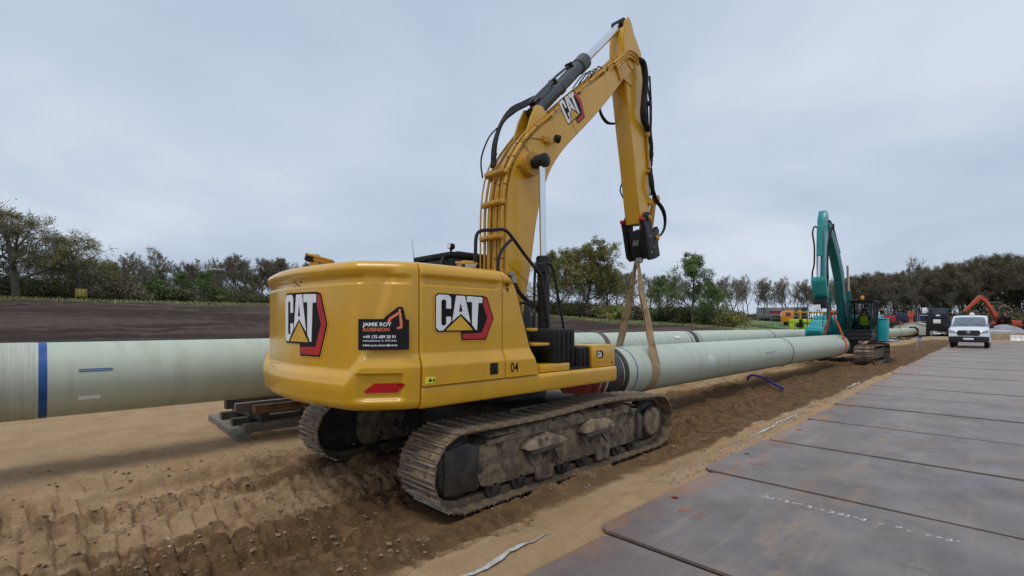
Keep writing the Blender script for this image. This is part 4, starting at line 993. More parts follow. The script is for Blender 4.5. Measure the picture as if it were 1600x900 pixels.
on_pipe(pA, axA, 'pipe_blue', 'printed_line', .88, R(17.4), .31, .018, z=.0045); on_pipe(pA, axA, 'pipe_blue', 'printed_line', .88, R(14.6), .31, .018, z=.0045)
pipe('pipe', (XP, 11.75, 1.12), (XP, 17.2, 1.12), 'pale green pipe between the yellow boom and the dark coupling behind the slings', 'pipeline pipes', joints=((-.07, .2, .04, 'coupling_brown', 'coupling'),), blue=((5.2, .05),))
pB, axB = pipe('pipe', (XP, 17.5, 1.12), (XP-.1, 26.2, 1.08), 'pale green pipe right of the dark coupling, behind the lifted pipe', 'pipeline pipes', joints=((-.14, .24, .035, 'coupling_brown', 'coupling'), (8.72, .06, .012, 'coupling_black', 'joint_ring')), blue=((.25, .05),))
on_pipe(pB, axB, 'decal_white', 'paper_label', -1.6, R(35), .4, .2)
pipe('pipe', (XP-.1, 26.25, 1.08), (XP-.3, 48, .95), 'pale green pipe running behind the teal excavator', 'pipeline pipes')
pipe('pipe', (XP-.3, 48.1, .95), (XP-.4, 57, .88), 'pale green pipe just right of the teal excavator', 'pipeline pipes', joints=((8.95, .12, .02, 'coupling_brown', 'coupling'),))
pipe('pipe', (XP-.4, 57.1, .88), (XP-.5, 70, .82), 'pale green pipe in front of the hi-vis worker', 'pipeline pipes', joints=((12.95, .12, .02, 'coupling_brown', 'coupling'),))
pipe('pipe', (XP-.5, 70.1, .82), (XP-.6, 92, .72), 'farthest pale green pipe, running into the white cover', 'pipeline pipes')
# lifted pipe under the yellow excavator's stick
q0, q1 = Vector((EX-.02, 6.85, .955)), Vector((-5.50, 26.3, .875))
pC, axC = pipe('pipe', q0, q1, 'pale green pipe lifted in slings between the yellow and the teal excavator', joints=((.45, .42, .045, 'coupling_black', 'coupling'), (.80, .12, .03, 'coupling_black', 'seal_ring'), (10.95, .05, .012, 'coupling_black', 'joint_ring'), (19.3, .05, .01, 'coupling_black', 'joint_ring')), blue=((1.17, .03), ))
m = MB(); m.rev([(-.12, .05), (-.12, .40), (-.08, .455), (.14, .49), (.14, .47)], (0, 0, 0), axC, 48); m.build('end_cap', 'cap_red', pC)
on_pipe(pC, axC, 'cover_grey', 'printed_strip', 8.7, R(12), .9, .06)
m = MB(); # maker's mark: outlined shield
sh = [(.5, 0), (.85, .35), (.95, .75), (.7, 1), (.3, 1), (.05, .75), (.15, .35)]
on_pipe(pC, axC, 'decal_white', 'maker_mark', 4.5, R(8), .30, .52, poly=sh+[(.15, .35), (.25, .42), (.2, .72), (.35, .9), (.65, .9), (.8, .72), (.75, .42), (.5, .12), (.25, .42), (.15, .35)][::1] if False else sh, z=.002)
on_pipe(pC, axC, 'pipe_grp', 'maker_mark', 4.5, R(8), .22, .40, poly=sh, z=.0035); on_pipe(pC, axC, 'decal_white', 'maker_mark', 4.5, R(10), .08, .2, poly=sh, z=.005)
# ------------------------------------------------------------------ slings
def sling(name, cy, cx, cz, ztop, ytop, wd, mt, label, wt=.10, r=PR+.006, slant=0, cat='sling'):
    root = empty(name, (cx, cy, 0), 0, label, cat)
    def ribbon(path, w_of, th=.008):
        m = MB(); P = [Vector(p) for p in path]; vs = []
        for i, p in enumerate(P):
            d = (P[min(i+1, len(P)-1)]-P[max(i-1, 0)]).normalized(); ac = Vector((0, 1, 0)); ac = (ac-d*ac.dot(d)).normalized(); nn = d.cross(ac); w_ = w_of(i/(len(P)-1))
            for a_, b_ in ((-1, -1), (1, -1), (1, 1), (-1, 1)): vs.append(p+ac*a_*w_/2+nn*b_*th/2)
        fs = [(i*4+j, i*4+(j+1) % 4, (i+1)*4+(j+1) % 4, (i+1)*4+j) for i in range(len(P)-1) for j in range(4)]+[(0, 1, 2, 3)[::-1], tuple((len(P)-1)*4+j for j in range(4))]
        m.add(vs, fs); return m
    H_ = ztop-cz; al = math.acos(r/H_)
    for sx in (1, -1):
        th0 = math.pi/2-sx*al; tx, tz = r*math.cos(th0), cz+r*math.sin(th0)
        top = Vector((0, ytop, ztop))
        leg = [top.lerp(Vector((tx, 0+slant*sx, tz)), k/14)+Vector((sx*.004*math.sin(k), .012*math.sin(k*.9+sx), 0)) for k in range(15)]
        wrap = []
        k2 = 18
        for k in range(1, k2+1):
            a_ = th0-sx*(math.pi/2+th0*sx+ (0 if sx > 0 else -math.pi))*0 if False else None
        a_end = -math.pi/2 if sx > 0 else -math.pi/2
        a0 = th0 if sx > 0 else th0
        if sx < 0: a_end = math.pi*1.5
        for k in range(1, k2+1):
            a_ = a0+(a_end-a0)*k/k2; wrap.append(Vector((r*math.cos(a_), slant*sx*(1-k/k2), cz+r*math.sin(a_))))
        ribbon(leg+wrap, lambda t: wt+(wd-wt)*min(1, t*2.4)).build('strap', mt, root, smooth=40)
        leg2 = [p+Vector((-sx*.045*math.sin(math.pi*min(1, i/14)), .035*sx, 0)) for i, p in enumerate(leg)]
        ribbon(leg2, lambda t: (wt+(wd-wt)*min(1, t*2.4))*.8).build('strap', mt, root, smooth=40)
    return root
yC = 8.72; tC = (yC-q0.y)/axC.y; cC = q0+axC*tC
sling('webbing_sling', yC, cC.x, cC.z, 3.15, .06, .30, 'webbing', 'brown webbing sling hanging from the black coupler round the lifted pipe')
yD = 25.6; cD = q0+axC*((yD-q0.y)/axC.y)
sling('webbing_sling', yD, cD.x, cD.z, 2.55, -.45, .30, 'webbing_orange', 'orange webbing sling at the far end of the lifted pipe', slant=.0)
# ------------------------------------------------------------------ timber cribbing under the near pipe
crib = random.Random(4)
def beam(c, L_, w_, h_, rz, mt, label, tilt=0, group='timbers of the cribbing'):
    m = MB(); n = 7
    # slightly warped baulk with uneven faces
    vs = []
    for i in range(n):
        y = -L_/2+L_*i/(n-1)
        for a, b in ((-1, -1), (1, -1), (1, 1), (-1, 1)): vs.append((a*w_/2+crib.uniform(-.004, .004), y, b*h_/2+crib.uniform(-.004, .004)))
    fs = [(i*4+j, i*4+(j+1) % 4, (i+1)*4+(j+1) % 4, (i+1)*4+j) for i in range(n-1) for j in range(4)]+[(3, 2, 1, 0), tuple((n-1)*4+j for j in range(4))]
    m.add(vs, fs); o_ = m.build('timber', mt, None, smooth=30, bev=.005, bseg=1); o_.location = c; o_.rotation_euler = (tilt, 0, rz); tag(o_, label, 'timber', group); return o_
bx0, by0 = -9.35, 3.05
# bottom runners (along X), then cross pieces
beam((-9.7, 2.44, .055), 2.3, .22, .11, R(90-3), 'timber_old', 'long grey plank lying lowest at the left of the cribbing')
beam((-9.05, 3.75, .06), 1.9, .16, .12, R(90+2), 'timber_old', 'grey plank lying lowest at the right of the cribbing')
beam((-8.72, 3.28, .165), 1.75, .13, .14, R(2), 'timber_old', 'pale grey beam in front at the foot of the cribbing')
beam((-9.35, 3.26, .165), 1.7, .14, .14, R(-1), 'timber_dark', 'dark beam inside the lower layer of the cribbing')
beam((-10.1, 3.25, .17), 1.65, .14, .15, R(1), 'timber_dark', 'dark beam at the back of the lower layer of the cribbing')
beam((-9.45, 2.72, .31), 1.5, .14, .13, R(90+2), 'timber_dark', 'short dark cross beam in the middle of the cribbing')
beam((-9.3, 3.60, .31), 1.5, .15, .13, R(90-2), 'timber_dark', 'dark cross beam towards the excavator track')
beam((-8.82, 3.36, .44), 1.55, .15, .13, R(4), 'timber_fresh', 'brown freshly cut beam across the cribbing')
beam((-9.12, 3.28, .45), 1.75, .12, .14, R(-2), 'timber_old', 'grey weathered beam beside the brown one on the cribbing')
beam((-9.55, 3.28, .47), 1.85, .14, .17, R(1), 'timber_dark', 'black tarred beam on top of the cribbing')
beam((-8.55, 3.75, .56), 1.1, .17, .15, R(90+14), 'timber_old', 'short pale grey block wedged under the pipe by the track')
beam((-8.35, 4.15, .50), .9, .17, .15, R(90-10), 'timber_old', 'short brownish block under the excavator tail')
beam((-8.45, 3.9, .35), .8, .2, .25, R(8), 'timber_dark', 'thick dark block under the short pale blocks')
# second support out of sight behind the machine and supports farther along
def support(y, zt, label):
    root = empty('timber_support', (XP-.1, y, 0), 0, label, 'support', 'supports under the pipeline')
    k = max(2, int(round(zt/.15))); h_ = zt/k
    for i in range(k):
        for s_ in (-1, 1):
            m = MB()
            if i % 2: m.box((s_*.4, 0, h_*(i+.5)), (.16, 1.1, h_*.98))
            else: m.box((0, s_*.38, h_*(i+.5)), (1.3, .16, h_*.98))
            m.build('timber', 'timber_dark' if i % 2 else 'timber_old', root, bev=.006, bseg=1)
for y, zt in ((13.5, .645), (22, .60), (33, .56), (46, .47), (55.5, .41), (63, .38), (72, .34), (84, .29)): support(y, zt, 'stack of timbers under the pale green pipeline')
# ------------------------------------------------------------------ blue hose, geotextile, stones
m = MB(); m.tube(catmull([(-5.90, 16.4, .04), (-5.82, 16.35, .18), (-5.6, 16.15, .24), (-5.2, 15.8, .20), (-4.75, 15.35, .09), (-4.45, 15.02, .035)], 8), .035, 10); hb = m.build('blue_hose', 'hose_blue'); tag(hb, 'short piece of dark blue hose arched on the brown soil', 'hose')
def strip(x_of, y0, y1, w_, seed, label):
    rr = random.Random(seed); n = int((y1-y0)/.05); vs = []
    for i in range(n+1):
        y = y0+(y1-y0)*i/n; ww = w_*(-.1+1.9*float(fbm(np.array(y*6.3+seed), np.array(.5), 4)))*min(1, 4*min(i, n-i)/n+.15)
        xc_ = x_of(y)+.05*(float(fbm(np.array(y*1.3), np.array(seed*1.), 3))-.5)
        for k in range(4): vs.append((xc_+ww*(k/3-.5), y, float(ground_h(np.array([xc_]), np.array([y]))[0])+.003+.010*float(fbm(np.array(y*6+k*.9), np.array(seed+k*.7), 3))))
    fs = [(i*4+j, i*4+j+1, (i+1)*4+j+1, (i+1)*4+j) for i in range(n) for j in range(3)]
    m = MB(); m.add(vs, fs); o_ = m.build('geotextile_strip', 'geotextile', smooth=60); md = o_.modifiers.new('t', 'SOLIDIFY'); md.thickness = .004
    tag(o_, label, 'geotextile', 'white geotextile showing at the road edge')
strip(lambda y: -2.78, 1.5, 3.2, .045, 3, 'white geotextile strip in the sand at the bottom edge of the photo')
strip(lambda y: -2.96-.012*(y-8), 8.3, 11.2, .06, 5, 'long white geotextile strip at the plate edge, level with the track front')
strip(lambda y: -3.15-.012*(y-8), 16.6, 18.6, .08, 6, 'white geotextile patch at the far plate edge, beyond the blue hose')
def rocks(name, n, place, smin, smax, mt, label, cat, seed):
    rr = np.random.RandomState(seed); base = np.array([(1, 0, 0), (-1, 0, 0), (0, 1, 0), (0, -1, 0), (0, 0, 1), (0, 0, -1), (.6, .6, .5), (-.6, .5, .55), (.5, -.6, .55), (-.55, -.6, .5)], float)
    F = [(0, 6, 4), (0, 2, 6), (2, 4, 6), (2, 7, 4), (2, 1, 7), (1, 4, 7), (1, 9, 4), (1, 3, 9), (3, 4, 9), (3, 8, 4), (3, 0, 8), (0, 4, 8), (0, 5, 2), (2, 5, 1), (1, 5, 3), (3, 5, 0)]
    V = []; FF = []
    pts = place(rr, n); n = len(pts); zz = ground_h(pts[:, 0], pts[:, 1])
    for i in range(n):
        s_ = smin*(smax/smin)**(rr.rand()**2.2); v = base*(1+.35*(rr.rand(10, 1)-.5))*s_*np.array([1, .7+.5*rr.rand(), .55+.3*rr.rand()]); a_ = rr.rand()*6.28
        ca, sa = math.cos(a_), math.sin(a_); v = np.stack([v[:, 0]*ca-v[:, 1]*sa, v[:, 0]*sa+v[:, 1]*ca, v[:, 2]], -1)+np.array([pts[i, 0], pts[i, 1], zz[i]+s_*.15])
        k = len(V); V += v.tolist(); FF += [(a+k, b+k, c_+k) for a, b, c_ in F]
    me = bpy.data.meshes.new(name); me.from_pydata(V, [], FF); me.materials.append(MATS[mt]); o_ = link(bpy.data.objects.new(name, me)); tag(o_, label, cat, kind='stuff')
def clod_place(rr, n):
    x, y = rr.uniform(-8.6, -3.1, n*14), -.5+12*rr.rand(n*14)**1.2
    w_ = fbm(x*1.5+9, y*1.1, 3); b_ = np.max([np.exp(-((np.abs(x-c_-d_*y)-h_-.1)/.12)**2)*(y < y1) for c_, d_, h_, y0, y1, *_ in LANES[:6]], axis=0)
    k = rr.rand(n*14) < (.05*(w_ > .5)+.5*b_*(w_ > .42))*np.where(x < -6.9, .35, 1)
    P = np.stack([x, y], -1)[k]; return P[:n]
rocks('soil_clods', 5000, clod_place, .004, .028, 'clod', 'loose brown soil clods churned up by the tracks', 'soil', 4)
def gravel_place(rr, n):
    y = 5.2+16*rr.rand(n)**1.4; x = -2.72-.022*(y-3.6)-np.abs(rr.randn(n))*.20+.05-.01*(y-6); return np.stack([x, y], -1)
rocks('gravel', 2400, gravel_place, .004, .019, 'stone_grey', 'grey gravel along the edge of the plates', 'gravel', 6)
def pebble_place(rr, n): return np.stack([rr.uniform(-9.5, -2.8, n), -.5+13*rr.rand(n)**1.3], -1)
rocks('pebbles', 500, pebble_place, .005, .016, 'geotextile', 'pale pebbles scattered on the sand', 'pebbles', 9)
# ------------------------------------------------------------------ people
def person(loc, rz, label, pose='stand', helmet=None):
    """one continuous skinned body; joints in metres, facing -Y"""
    root = empty('person', loc, rz, label, 'person')
    if pose == 'sit':
        J = {'pel': (0, 0, 0), 'sp': (0, .02, .25), 'ch': (0, .02, .44), 'nk': (0, 0, .58), 'hd': (0, -.03, .68), 'hd2': (0, -.03, .80)}
        arms = [[(s*.19, .02, .50), (s*.24, -.10, .26), (s*.19, -.34, .24), (s*.18, -.42, .25)] for s in (-1, 1)]
        legs = [[(s*.10, -.02, 0), (s*.13, -.44, .03), (s*.13, -.50, -.38), (s*.13, -.62, -.40)] for s in (-1, 1)]
    else:   # bending slightly over the pipe
        J = {'pel': (0, .10, .92), 'sp': (0, .02, 1.12), 'ch': (0, -.10, 1.30), 'nk': (0, -.17, 1.43), 'hd': (0, -.22, 1.52), 'hd2': (0, -.26, 1.63)}
        arms = [[(s*.19, -.12, 1.37), (s*.25, -.24, 1.14), (s*.18, -.46, 1.10), (s*.17, -.54, 1.09)] for s in (-1, 1)]
        legs = [[(s*.10, .10, .90), (s*.12, .04, .48), (s*.12, .10, .07), (s*.13, -.04, .03)] for s in (-1, 1)]
    V = [J['pel'], J['sp'], J['ch'], J['nk'], J['hd'], J['hd2']]; Rr = [(.15, .12), (.14, .11), (.17, .12), (.06, .06), (.085, .10), (.075, .085)]
    E_ = [(0, 1), (1, 2), (2, 3), (3, 4), (4, 5)]
    for ch, at, rr in [(a_, 2, (.065, .05, .04, .035)) for a_ in arms]+[(l_, 0, (.095, .07, .05, .045)) for l_ in legs]:
        pv = at
        for p, r_ in zip(ch, rr): V.append(p); Rr.append((r_, r_)); E_.append((pv, len(V)-1)); pv = len(V)-1
        if ch in arms:   # five short fingers
            hx, hy, hz = ch[-1]
            for k in range(5):
                a_ = (k-2)*.018; V.append((hx+a_*1.2, hy-.05-.012*(2-abs(k-2)), hz-.02)); Rr.append((.011, .011)); E_.append((pv, len(V)-1))
    me = bpy.data.meshes.new('body'); me.from_pydata(V, E_, []); ob = bpy.data.objects.new('body', me); COL.objects.link(ob)
    md = ob.modifiers.new('s', 'SKIN'); md.use_smooth_shade = True
    for i, v in enumerate(me.skin_vertices[0].data): v.radius = Rr[i]; v.use_root = (i == 0)
    ob.modifiers.new('u', 'SUBSURF').levels = 1
    dg = bpy.context.evaluated_depsgraph_get(); me2 = bpy.data.meshes.new_from_object(ob.evaluated_get(dg)); bpy.data.objects.remove(ob)
    me2.name = 'body'; me2.materials.clear()
    for q in ('skin', 'trousers'): me2.materials.append(MATS[q])
    zc = J['nk'][2]-.03
    hands = [a_[2] for a_ in arms]
    for p in me2.polygons:
        c_ = p.center; isk = c_.z > zc+.02 or any((c_-Vector(h_)).length < .12 for h_ in hands); p.material_index = 0 if isk else 1
        p.use_smooth = True
    b = link(bpy.data.objects.new('body', me2), root)
    # vest: torso tube a little larger than the body
    P = [Vector(J['pel']), Vector(J['sp']), Vector(J['ch']), Vector(J['ch']).lerp(Vector(J['nk']), .55)]
    m = MB(); prof = [(.205, .155), (.20, .15), (.215, .15), (.13, .10)]
    vs = []; n = 20
    for p, (a_, b_) in zip(P, prof):
        for k in range(n): t_ = 2*math.pi*k/n; vs.append(p+Vector((a_*math.cos(t_), b_*math.sin(t_), 0)))
    m.add(vs, [(i*n+k, i*n+(k+1) % n, (i+1)*n+(k+1) % n, (i+1)*n+k) for i in range(3) for k in range(n)]); m.build('vest', 'hivis', root, smooth=60)
    hd = Vector(J['hd']).lerp(Vector(J['hd2']), .6)
    if helmet:
        m = MB(); m.rev([(-.01, .15), (.0, .135), (.05, .13), (.09, .10), (.115, .05), (.12, .005)], hd+Vector((0, 0, .02)), (0, -.1, 1), 20); m.build('helmet', helmet, root, smooth=60)
    else:
        m = MB(); m.rev([(-.02, .105), (.03, .11), (.07, .09), (.10, .04), (.105, .005)], hd+Vector((0, .015, .02)), (0, .15, 1), 18); m.build('hair', 'timber_dark', root, smooth=60)
    m = MB(); m.rev([(0, .018), (.03, .012), (.04, .003)], hd+Vector((0, -.10, -.04)), (0, -1, -.3), 8); m.build('nose', 'skin', root)
    for s_ in (-1, 1):
        m = MB(); m.rev([(0, .014), (.008, .01), (.01, .002)], hd+Vector((s_*.035, -.098, -.01)), (0, -1, 0), 8); m.build('eye', 'decal_black', root)
    return root
# ------------------------------------------------------------------ generic crawler excavator (faces +Y locally)
def crawler_machine(name, loc, rz, label, paint, dark, trim, boom_p, stick_p, detail=True, cab_x=-1, scale=1, grp=None, boomx=0, coup=True):
    root = empty(name, loc, rz, label, 'excavator'); root.scale = (scale,)*3
    for sx in (1, -1):
        xc = sx*1.295; pts = []
        for i in range(13): a_ = R(270-180*i/12); pts.append((-1.8+.40*math.cos(a_), .44+.40*math.sin(a_)))
        pts += [(-.6, .82), (.6, .84)]
        for i in range(13): a_ = R(90-180*i/12); pts.append((1.8+.40*math.cos(a_), .44+.40*math.sin(a_)))
        P = [Vector((0, *p)) for p in pts]; L_ = [0]
        for a_, b_ in zip(P, P[1:]+P[:1]): L_.append(L_[-1]+(b_-a_).length)
        n = int(L_[-1]/.2); m = MB(); k = 0
        for i in range(n):
            s_ = L_[-1]*i/n
            while L_[k+1] < s_: k += 1
            a_, b_ = P[k], P[(k+1) % len(P)]; p = a_+(b_-a_)*((s_-L_[k])/max(1e-6, L_[k+1]-L_[k])); d = (b_-a_).normalized(); nn = Vector((0, -d.z, d.y))
            if (p-Vector((0, 0, .44))).dot(nn) < 0: nn = -nn
            rot = Matrix((d.cross(nn), d, nn)).transposed()
            m.box(Vector((xc, p.y, p.z)), (.76, .185, .03), rot); m.box(Vector((xc, p.y, p.z))+nn*.03-d*.06, (.76, .02, .035), rot)
        t_ = m.build('track', 'mud', root, smooth=0); t_['label'] = 'muddy crawler track'
        m = MB(); m.prism([(-1.6, .2), (1.6, .2), (1.6, .6), (-1.6, .68)], xc-.2, xc+.2); m.build('track_frame', 'mud', t_, bev=.02)
        for y in (-1.8, 1.8): m = MB(); m.rev([(-.15, .1), (-.15, .34), (.15, .34), (.2, .2), (.2, .01)], (xc, y, .44), (sx, 0, 0), 20); m.build('wheel', 'grease_black', t_)
    m = MB(); m.box((0, 0, .6), (2, 1.6, .4)); m.cyl((0, 0, .7), (0, 0, 1.1), .7, n=28); m.build('undercarriage', 'grease_black', root, bev=.02)
    m = MB(); m.box((0, -.7, 1.15), (2.8, 3.9, .18)); m.build('deck', 'black_paint', root, bev=.02)
    cwp = [(1.42, -2.2), (1.38, -2.5), (1.0, -2.85), (0, -3.0), (-1.0, -2.85), (-1.38, -2.5), (-1.42, -2.2)]
    m = MB(); m.prism(cwp, 1.15, 2.3, f=lambda p, q, t: (p, q, t)); m.build('counterweight', paint, root, bev=.08, bseg=3)
    cx = cab_x*.95
    m = MB(); m.prism([(-2.2, 1.24), (-.6, 1.24), (-.6, 2.15), (-.75, 2.3), (-2.2, 2.35)], -1.42, 1.42); hd = m.build('hood', paint, root, bev=.05, bseg=2)
    m = MB(); m.prism([(-.6, 1.24), (1.0, 1.24), (1.05, 1.45), (.95, 1.72), (.3, 1.78), (.2, 2.0), (-.6, 2.1)], -cab_x*.55, -cab_x*1.40); bx2 = m.build('front_box', trim, root, bev=.04)
    m = MB(); m.box((-cab_x*.98, 1.02, 1.42), (.62, .05, .2)); m.build('box_step', dark, bx2, bev=.01)
    for q in (0, 1): m = MB(); m.tube([(-cab_x*(.62+.7*q), .9, 1.7), (-cab_x*(.62+.7*q), .85, 2.2), (-cab_x*(.62+.7*q), .2, 2.5), (-cab_x*(.62+.7*q), .0, 2.0)], .02, 6); m.build('handrail', 'black_paint', root)
    # cab: posts, roof, panes
    x0, x1 = cx-.5, cx+.5; cab_ = MB(); cab_.box((cx, .42, 1.32), (1.0, 1.62, .24)); cb = cab_.build('cab', 'black_paint', root, bev=.03)
    foot = {(-1, -1): (-.38,), (1, -1): (-.38,)}
    def post(p0, p1, w_=.07): MB().bar(p0, p1, w_, w_).build('cab_post', 'black_paint', cb, bev=.012)
    for xx in (x0+.04, x1-.04):
        post((xx, -.34, 1.4), (xx, -.34, 2.92)); post((xx, 1.18, 1.4), (xx, 1.2, 1.75)); post((xx, 1.2, 1.72), (xx, .98, 2.92)); post((xx, .35, 1.4), (xx, .32, 2.92), .05)
        m = MB(); m.prism([(-.32, 1.9), (.32, 1.9), (.30, 2.82), (-.32, 2.82)], xx-.006, xx+.006); m.build('side_window', 'windscreen_clear', cb)
        m = MB(); m.prism([(.38, 1.5), (1.15, 1.5), (1.16, 1.75), (.97, 2.82), (.35, 2.82)], xx-.006, xx+.006); m.build('side_window', 'windscreen_clear', cb)
        m = MB(); m.prism([(-.34, 1.42), (1.15, 1.42), (1.15, 1.56), (.34, 1.6), (.34, 1.9), (-.34, 1.9)], xx-.025, xx+.025); m.build('door_panel', 'black_paint', cb, bev=.01)
    m = MB(); m.box((cx, .34, 2.96), (1.06, 1.46, .09)); m.build('cab_roof', 'black_plastic', cb, bev=.02)
    m = MB(); m.box((cx, 1.06, 2.98), (1.0, .26, .035)); m.build('sun_visor', 'black_plastic', cb, bev=.008)
    fr_ = lambda u, v, h: (cx+u, 1.215-.185*max(0, v-1.75)/1.0+h, v)
    m = MB(); slab(m, [(-.42, 1.60), (.42, 1.60), (.42, 1.76), (.42, 2.82), (-.42, 2.82), (-.42, 1.76)], fr_, 0, .008); m.build('windscreen', 'windscreen_clear', cb, smooth=0)
    m = MB(); m.box((cx, 1.19, 1.50), (.92, .05, .22)); m.build('front_panel', 'black_paint', cb, bev=.02)
    m = MB(); m.box((cx, 1.19, 1.42), (.16, .02, .1)); m.build('front_badge', 'cyan_paint' if detail else 'decal_white', cb, bev=.005)
    m = MB(); m.tube([(cx+.38, 1.24, 1.75), (cx-.1, 1.19, 2.35)], .012, 6); m.build('wiper', 'black_paint', cb)
    m = MB(); m.box((cx, .1, 1.62), (.5, .5, .14)); m.box((cx, -.12, 1.98), (.46, .12, .62)); m.box((cx, -.12, 2.38), (.26, .09, .18)); m.build('seat', 'rubber', cb, bev=.03)
    m = MB(); m.box((cx, -.33, 2.3), (.86, .02, 1.0)); m.build('rear_window', 'windscreen_clear', cb)
    m = MB(); m.cyl((cx+.1, -.1, 3.0), (cx+.1, -.1, 3.1), .035, n=12); m.rev([(0, .08), (.04, .085), (.13, .075), (.17, .04), (.18, .005)], (cx+.1, -.1, 3.1), (0, 0, 1), 16); m.build('beacon', 'orange_paint', cb)
    for s_ in (-1, 1):
        m = MB(); m.tube([(s_*1.35, .95, 1.9), (s_*1.52, 1.1, 2.0)], .015, 6); m.box((s_*1.55, 1.12, 1.95), (.16, .04, .32)); m.build('mirror', 'black_plastic', root, bev=.01)
    # boom and stick
    bx = boomx
    m = MB(); m.prism(boom_p, bx-.17, bx+.17); bo_ = m.build('boom', dark if detail else paint, root, bev=.015)
    m = MB(); m.prism(stick_p, bx-.15, bx+.15); stk_ = m.build('stick', paint, root, bev=.012)
    return root, bo_, stk_
m_ = mat('windscreen_clear', (.5, .56, .58), rough=.03, trans=1.0, spec=.5); m_.node_tree.nodes['Principled BSDF'].inputs['IOR'].default_value = 1.02; m_.node_tree.nodes['Principled BSDF'].inputs['Base Color'].default_value = (.42, .47, .48, 1)
# teal excavator: faces the camera (-Y); local +Y forward
TX, TY = -5.95, 29.3
boom_t = [(.0, 1.6), (.35, 1.55), (.62, 2.6), (1.1, 3.9), (1.95, 4.95), (2.85, 5.72), (3.55, 6.15), (3.62, 6.4), (3.4, 6.55), (2.7, 6.2), (1.7, 5.5), (.75, 4.45), (.18, 3.0)]
stick_t = [(3.72, 6.92), (3.95, 6.98), (4.2, 6.55), (4.32, 5.7), (4.35, 4.6), (4.28, 3.35), (4.1, 3.2), (3.98, 3.35), (3.85, 4.6), (3.62, 5.8), (3.38, 6.3), (3.55, 6.7)]
teal, tb, ts = crawler_machine('excavator', (TX, TY, -.03), math.pi, 'teal crawler excavator facing the camera at the far end of the lifted pipe', 'teal_paint', 'teal_dark', 'cyan_paint', boom_t, stick_t, boomx=-.08)
bx = -.08
m = MB(); m.rev([(0, .10), (.02, .115), (1.3, .115), (1.32, .10)], (bx, 4.42, 6.2), (0, .07, -1), 20); bcl = m.build('bucket_cylinder', 'teal_paint', teal)
m = MB(); m.cyl((bx, 4.50, 4.9), (bx, 4.58, 3.85), .055, n=14); m.build('cylinder_rod', 'chrome', bcl)
m = MB(); m.prism([(4.1, 3.9), (4.7, 3.95), (4.72, 3.75), (4.5, 3.2), (4.2, 2.95), (3.95, 3.1)], bx-.28, bx+.28); m.build('linkage', 'teal_paint', teal, bev=.03)
m = MB(); m.box((bx, 4.22, 2.78), (.5, .45, .42)); cpt = m.build('coupler', 'black_paint', teal, bev=.03)
m = MB(); m.box((bx+.12, 4.47, 2.62), (.32, .03, .22)); m.build('coupler_plate', 'decal_white', cpt)
for sx in (-1, 1):
    m = MB(); m.tube(catmull([(bx+sx*.26, 3.2, 6.2), (bx+sx*.36, 3.7, 6.35), (bx+sx*.36, 4.1, 6.0), (bx+sx*.27, 4.2, 5.4), (bx+sx*.26, 4.25, 4.6), (bx+sx*.30, 4.4, 4.1), (bx+sx*.26, 4.4, 3.5)], 5), .035, 7); m.build('hose', 'rubber', ts)
    m = MB(); m.rev([(0, .10), (2.0, .10)], (bx+sx*.42, .75, 1.5), (0, .16, 1), 16); bc2 = m.build('boom_cylinder', 'teal_dark', teal)
    m = MB(); m.cyl((bx+sx*.42, 1.05, 3.45), (bx+sx*.42, 1.25, 4.7), .05, n=12); m.build('cylinder_rod', 'chrome', bc2)
rr = random.Random(3)
for k in range(4):
    x = bx+.10-.07*k
    m = MB(); m.tube(catmull([(x-.02, .35+.02*k, 3.2), (x-.02, .85, 4.3+.03*k), (x-.02, 1.6, 5.4), (x-.02, 2.4, 6.1+.04*k), (x-.02, 3.2, 6.6), (x-.1, 3.7, 6.5)], 5), .026, 7); m.build('hose', 'rubber', tb)
m = MB(); m.rev([(0, .12), (.02, .13), (1.5, .13)], (bx, 1.2, 5.35), (0, .72, .55), 18); sc2 = m.build('stick_cylinder', 'teal_dark', teal)
m = MB(); m.cyl((bx, 2.4, 6.27), (bx, 3.75, 6.85), .06, n=12); m.build('cylinder_rod', 'chrome', sc2)
person((TX+.95, TY-.05, 1.72), 0, 'operator in a hi-vis vest seated in the teal excavator cab', 'sit')
m = MB(); m.box((0, 0, .55), (.45, .5, 1.1)); m.box((0, 0, 1.12), (.5, .55, .06)); ob = m.build('side_panel', 'cyan_paint', teal, bev=.03); ob.location = (-1.55, -.9, 1.0)
m = MB(); m.prism([(-1.2, .0), (1.1, .0), (1.3, .06), (-1.2, .06)], -.4, .4); ob = m.build('walkway', 'galvanised', teal, bev=.01); ob.location = (-1.6, -1.6, .98)
def dirp(px, d):   # a spot seen at photo column px at distance d
    b = R(45.6)-math.atan((px-800)/760); return Vector((-d*math.sin(b), d*math.cos(b), 0)), b
